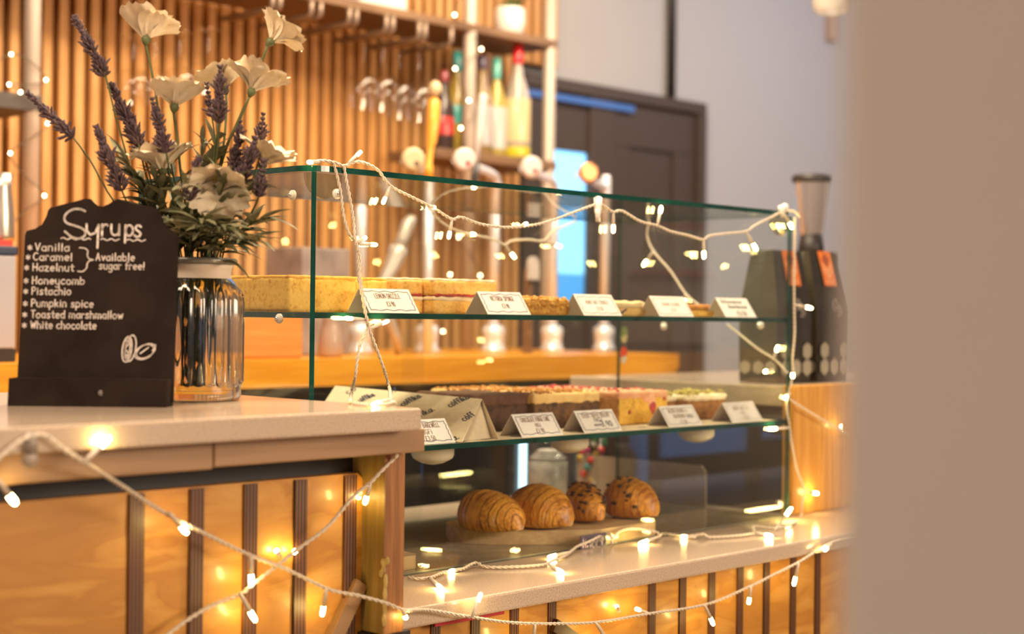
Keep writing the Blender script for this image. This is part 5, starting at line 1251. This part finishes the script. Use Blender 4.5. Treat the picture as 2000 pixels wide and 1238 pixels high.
k_ = 3.9 / FP
MB().lathe(pc2, [(.050, 0), (.056, .012), (.060, .05), (.060, .13), (.045, .17), (.02, .19)], 28, close=False).lathe(pc2, [(.048, .001), (.054, .012), (.058, .05), (.058, .13)], 28, close=False).build('shade', mat('frosted_shade', (.85, .78, .70), .25, trans=.4, coat=.4), t)
MB().ball(pc2 + Vector((0, 0, .085)), .026, 14, sq=(1, 1, 1.3)).build('light_bulb', emit('pendant_filament', (1, .82, .6), 5), t)
MB().tube([pc2 + Vector((0, 0, .18)), Vector((pc2.x, pc2.y, CEIL - .001))], .006, 8).build('flex', M['dark'], t)
sb = PY(1627, 55, WY - .02)
t = thing('wall_box', 'small beige box on the grey wall under the pendant lamp', 'wall box', (sb.x, WY, sb.z))
MB().box(sb.x - .035, sb.x + .03, WY - .04, WY - .0005, PY(1627, 80, WY - .02).z, PY(1627, 26, WY - .02).z).build('box', mat('beige_plastic', (.50, .36, .28), .5), t, bevel=.004)

# ------------------------------------------------------------------ fairy lights
def twist(pts, r=.0017, off=.0015, pitch=.018):
    mb = MB(); P = smooth_path(pts, .004)
    s = 0; A_ = []; B_ = []; ref = Vector((0, 0, 1))
    for i, p in enumerate(P):
        tdir = (P[min(i + 1, len(P) - 1)] - P[max(0, i - 1)]).normalized()
        u = ref - tdir * ref.dot(tdir)
        if u.length < 1e-3: u = tdir.orthogonal()
        u.normalize(); ref = u; v = tdir.cross(u)
        if i: s += (p - P[i - 1]).length
        a = 2 * pi * s / pitch; A_.append(p + (u * math.cos(a) + v * math.sin(a)) * off); B_.append(p - (u * math.cos(a) + v * math.sin(a)) * off)
    mb.tube(A_, r, 5); mb.tube(B_, r, 5); return mb
def fairy(lab, paths, bulbs, grp='fairy light strings', far=False, cabm=None, r=.00145):
    P3 = [[PY(*p) if not isinstance(p, Vector) else p for p in path] for path in paths]
    t = thing('fairy_lights', lab, 'fairy lights', P3[0][0], grp)
    for P in P3: twist(P, r, r * 1.02, .019).build('cable', cabm or M['cable'], t)
    bm_ = M['bulbfar'] if far else M['bulb']
    for (a, b) in bulbs:
        a = PY(*a) if not isinstance(a, Vector) else a; b = PY(*b) if not isinstance(b, Vector) else b
        d = b - a; L_ = max(d.length, .012); d.normalize()
        if far:
            MB().ball(b, .0036, 8).build('bulb', bm_, t); continue
        o = MB().tube([a, a + d * (L_ * .2), a + d * (L_ * .62)], [.0018, .0027, .0030], 8).build('bulb_sleeve', M['cable'], t)
        MB().tube([a + d * (L_ * .58), a + d * (L_ * .66), a + d * (L_ * .88), a + d * (L_ * .97), a + d * L_], [.0022, .0030, .0032, .0024, .0008], 8).build('bulb', bm_, o)
    return t
F = CY0 - .0085
q = lambda px, py, Y=F: (px, py, Y)
fairy('fairy lights draped along the top front edge of the glass case',
 [[q(603, 317), q(630, 314), q(655, 318), q(672, 324), q(700, 316), q(735, 330), q(763, 363), q(800, 383), q(845, 405), q(882, 428), q(900, 424), q(940, 438), q(990, 444), q(1040, 440), q(1080, 430), q(1120, 415), q(1165, 399), q(1180, 402), q(1197, 414), q(1215, 412), q(1250, 432), q(1284, 441), q(1310, 452), q(1345, 460), q(1373, 468), q(1385, 461), q(1420, 456), q(1457, 452), q(1475, 440), q(1505, 425), q(1531, 413), q(1552, 413), q(1562, 424)]],
 [(q(625, 316), q(600, 317)), (q(680, 319), q(706, 295)), (q(762, 363), q(747, 399)), (q(838, 402), q(850, 406)), (q(883, 428), q(876, 467)), (q(1010, 444), q(1030, 436)), (q(1198, 414), q(1198, 455)), (q(1284, 440), q(1292, 402)), (q(1374, 468), q(1375, 505)), (q(1458, 454), q(1478, 489)), (q(1531, 416), q(1548, 446))])
hk = PY(1168, 398, F)
t = thing('cable_hook', 'white stick-on hook holding the fairy lights in the middle of the top edge', 'hook', hk)
MB().tube([PY(1168, 388, F + .004), PY(1168, 414, F - .006)], [.0078, .0070], 10).tube([PY(1167, 408, F - .007), PY(1168, 433, F - .006)], [.005, .0042], 8).build('hook_body', M['white'], t)
t = thing('cable_hook', 'white stick-on hook tying the fairy lights at the right top corner', 'hook', PY(1530, 408, F))
MB().ball(PY(1533, 405, F - .004), .0085, 10).tube([PY(1524, 402, F - .004), PY(1530, 422, F - .005)], [.005, .006], 8).build('hook_body', M['white'], t)
fairy('pair of fairy light cords hanging down the left corner of the glass case',
 [[q(652, 320), q(660, 350), q(666, 380), q(671, 420), q(681, 455), q(697, 478), q(700, 520), q(706, 560), q(712, 605), q(719, 640), q(706, 665), q(699, 695), q(694, 735), q(686, 770, 1.80), PZ(684, 784, ZL + .004)],
  [q(672, 326), q(676, 350), q(683, 385), q(690, 430), q(694, 470, F - .004), q(703, 505), q(701, 545), q(710, 590), q(717, 625, F - .004), q(722, 645), q(735, 680), q(748, 715), q(760, 755), PZ(764, 783, ZL + .004), PZ(770, 786, ZL + .003), PZ(735, 792, ZL + .003), PZ(690, 787, ZL + .003)]],
 [(q(695, 474), q(716, 463)), (q(700, 476), q(737, 478)), (q(714, 624), q(672, 621)), (q(721, 642), q(760, 626)), (PZ(762, 780, ZL + .006), PZ(728, 791, ZL + .004))])
K = CY1 - .03
fairy('fairy lights inside the rear of the glass case',
 [[q(838, 408, K), q(852, 425, K), q(872, 441, K), q(905, 455, K), q(930, 460, K), q(965, 468, K), q(985, 478, K), q(1000, 470, K), q(1030, 468, K), q(1062, 470, K), q(1080, 452, K), q(1125, 432, K)]],
 [(q(905, 456, K), q(928, 458, K)), (q(986, 478, K), q(1006, 504, K)), (q(1066, 471, K), q(1096, 482, K))])
XR = CX1 - .012
x_ = lambda px, py: PX(px, py, XR)
fairy('fairy lights running diagonally down the right glass side, inside the case',
 [[x_(1268, 432), x_(1264, 460), x_(1276, 490), x_(1310, 530), x_(1338, 572), x_(1360, 592), x_(1390, 612)], [x_(1420, 633), x_(1450, 657), x_(1480, 681), x_(1513, 702), x_(1538, 728)]],
 [(x_(1276, 491), x_(1256, 519)), (x_(1341, 573), x_(1334, 590)), (x_(1510, 703), x_(1520, 675)), (x_(1512, 722), x_(1492, 726))])
D_ = UY - .006
vx = lambda px, py: PY(px, py, D_ - .012)
fairy('fairy lights hanging down the right corner of the glass case onto the stone',
 [[vx(1552, 425), vx(1552, 470), vx(1551, 530), vx(1551, 592), vx(1552, 650), vx(1548, 700), vx(1548, 735), vx(1540, 765), vx(1536, 790), vx(1541, 830), vx(1547, 870), vx(1556, 915), vx(1571, 958), vx(1566, 985), vx(1564, 1010), PZ(1545, 1024, ZC + .004), PZ(1512, 1031, ZC + .004), PZ(1474, 1028, ZC + .004), PZ(1473, 1038, ZC + .004)],
  [vx(1537, 776), vx(1565, 795), vx(1610, 822), vx(1660, 850)]],
 [(vx(1553, 595), vx(1586, 602)), (vx(1549, 715), vx(1548, 738)), (vx(1544, 768), vx(1532, 778)), (vx(1541, 835), vx(1500, 838)), (vx(1571, 959), vx(1598, 964)), (vx(1640, 842), vx(1645, 831)), (PZ(1514, 1034, ZC + .004), PY(1546, 992, UY - .03)), (PZ(1474, 1040, ZC + .005), PZ(1509, 1047, ZC + .005))])
g = lambda px, py, h=.004: PZ(px, py, ZC + h)
fairy('fairy lights lying on the lower stone worktop along the foot of the glass case',
 [[g(1473, 1042), g(1440, 1046), g(1385, 1049), g(1376, 1043, .01), g(1340, 1047), g(1297, 1042), g(1288, 1048)],
  [g(1286, 1046, .010), g(1285, 1040, .014), g(1250, 1033, .022), g(1215, 1036, .022), g(1197, 1052, .012), PZ(1194, 1062, ZC + .004), g(1194, 1050, .016), g(1184, 1042, .02), g(1150, 1058, .014), g(1128, 1067, .008), g(1103, 1086), g(1076, 1097), g(1060, 1103), g(1000, 1107), g(950, 1107), g(929, 1099, .008), g(900, 1112), g(868, 1117), g(845, 1126), g(820, 1130), g(797, 1127)]],
 [(g(1290, 1046, .008), g(1248, 1062)), (g(1360, 1049), g(1330, 1048)), (g(1112, 1078, .01), g(1070, 1088)), (g(1072, 1102), g(1100, 1118, .004)), (g(905, 1110), g(876, 1116)), (g(838, 1127), g(866, 1152, .004))])
fairy('long fairy light string swagged across both plywood bar fronts',
 [[(-30, 915, 1.449), (0, 893, 1.449), (30, 868, 1.449), (60, 852, 1.449), (90, 852, 1.449), (125, 878, 1.449), (165, 903, 1.452), (240, 950, 1.49), (318, 1000, 1.52), (400, 1042, 1.535), (488, 1084, 1.54), (560, 1112, 1.54), (640, 1150, 1.535), (700, 1163, 1.528), (755, 1178, 1.522), (792, 1192, 1.522), (840, 1192, 1.562), (925, 1206, 1.565), (1000, 1216, 1.568), (1080, 1218, 1.57), (1165, 1215, 1.57), (1265, 1199, 1.57), (1380, 1180, 1.57), (1465, 1145, 1.57), (1510, 1123, 1.57), (1560, 1098, 1.57), (1600, 1073, 1.57), (1630, 1058, 1.57), (1680, 1048, 1.57)]],
 [((-4, 938, 1.455), (31, 984, 1.47)), ((165, 902, 1.45), (215, 853, 1.446)), ((330, 1001, 1.515), (366, 1042, 1.53)), ((490, 1084, 1.535), (491, 1144, 1.545)), ((637, 1150, 1.53), (629, 1203, 1.55)), ((787, 1190, 1.52), (793, 1209, 1.52)), ((922, 1205, 1.558), (940, 1157, 1.555)), ((1045, 1219, 1.568), (1040, 1262, 1.575)), ((1163, 1215, 1.568), (1190, 1256, 1.575)), ((1268, 1198, 1.585), (1240, 1188, 1.60)), ((1376, 1181, 1.567), (1394, 1221, 1.575)), ((1467, 1145, 1.567), (1462, 1180, 1.575)), ((1560, 1099, 1.567), (1550, 1144, 1.575)), ((1625, 1062, 1.567), (1610, 1075, 1.563))])
fairy('second fairy light string slanting from the end post down across the left bar front',
 [[(775, 890, 1.485), (772, 893, 1.522), (745, 920, 1.527), (722, 944, 1.53), (690, 970, 1.535), (640, 1028, 1.54), (585, 1070, 1.545), (540, 1105, 1.545), (490, 1145, 1.545), (470, 1160, 1.545), (420, 1180, 1.545), (370, 1208, 1.545), (320, 1245, 1.545)]],
 [((724, 942, 1.528), (712, 985, 1.54)), ((590, 1066, 1.555), (572, 1080, 1.566)), ((468, 1158, 1.54), (500, 1214, 1.545)), ((548, 1088, 1.562), (540, 1075, 1.567)), ((706, 960, 1.56), (700, 972, 1.566)), ((1210, 1196, 1.60), (1204, 1182, 1.612))])  # trailing short bulbs are added to make the glow spots on the plywood
t = thing('cable_hook', 'clear stick-on hook on the edge of the higher stone worktop', 'hook', PY(60, 858, 1.452))
MB().tube([PY(60, 846, 1.453), PY(60, 884, 1.453)], [.006, .0075], 10).ball(PY(60, 897, 1.452), .0095, 10, sq=(1, .5, 1)).build('hook_body', mat('clear_hook', (.62, .52, .42), .25, trans=.5), t)
Bk = SY - .03
bk = lambda *L_: [(x, y, Bk) for x, y in L_]
darkc = mat('thin_dark_cable', (.10, .07, .05), .5)
fairy('distant fairy lights wound round the left pole of the shelf unit', [bk((-20, 130), (22, 106), (60, 120), (90, 156), (60, 165), (18, 165), (40, 180), (92, 240), (60, 270), (20, 300), (50, 345), (88, 382), (50, 410), (22, 440))],
 [((x, y, Bk - .004), (x, y, Bk - .006)) for x, y in ((22, 106), (90, 156), (18, 165), (40, 180), (93, 241), (20, 299), (87, 382), (22, 439))], 'distant fairy lights', True, darkc, .001)
fairy('distant fairy lights wound round the middle pole of the shelf unit', [bk((905, -10), (888, 29), (915, 60), (940, 96), (915, 115), (889, 134), (916, 196), (925, 230), (900, 250), (915, 320), (890, 360), (915, 420), (896, 463), (920, 500), (938, 538), (905, 560), (878, 580), (865, 645))],
 [((x, y, Bk - .004), (x, y, Bk - .006)) for x, y in ((888, 29), (940, 96), (889, 134), (916, 196), (900, 250), (896, 463), (938, 538), (879, 536), (865, 647))], 'distant fairy lights', True, darkc, .001)
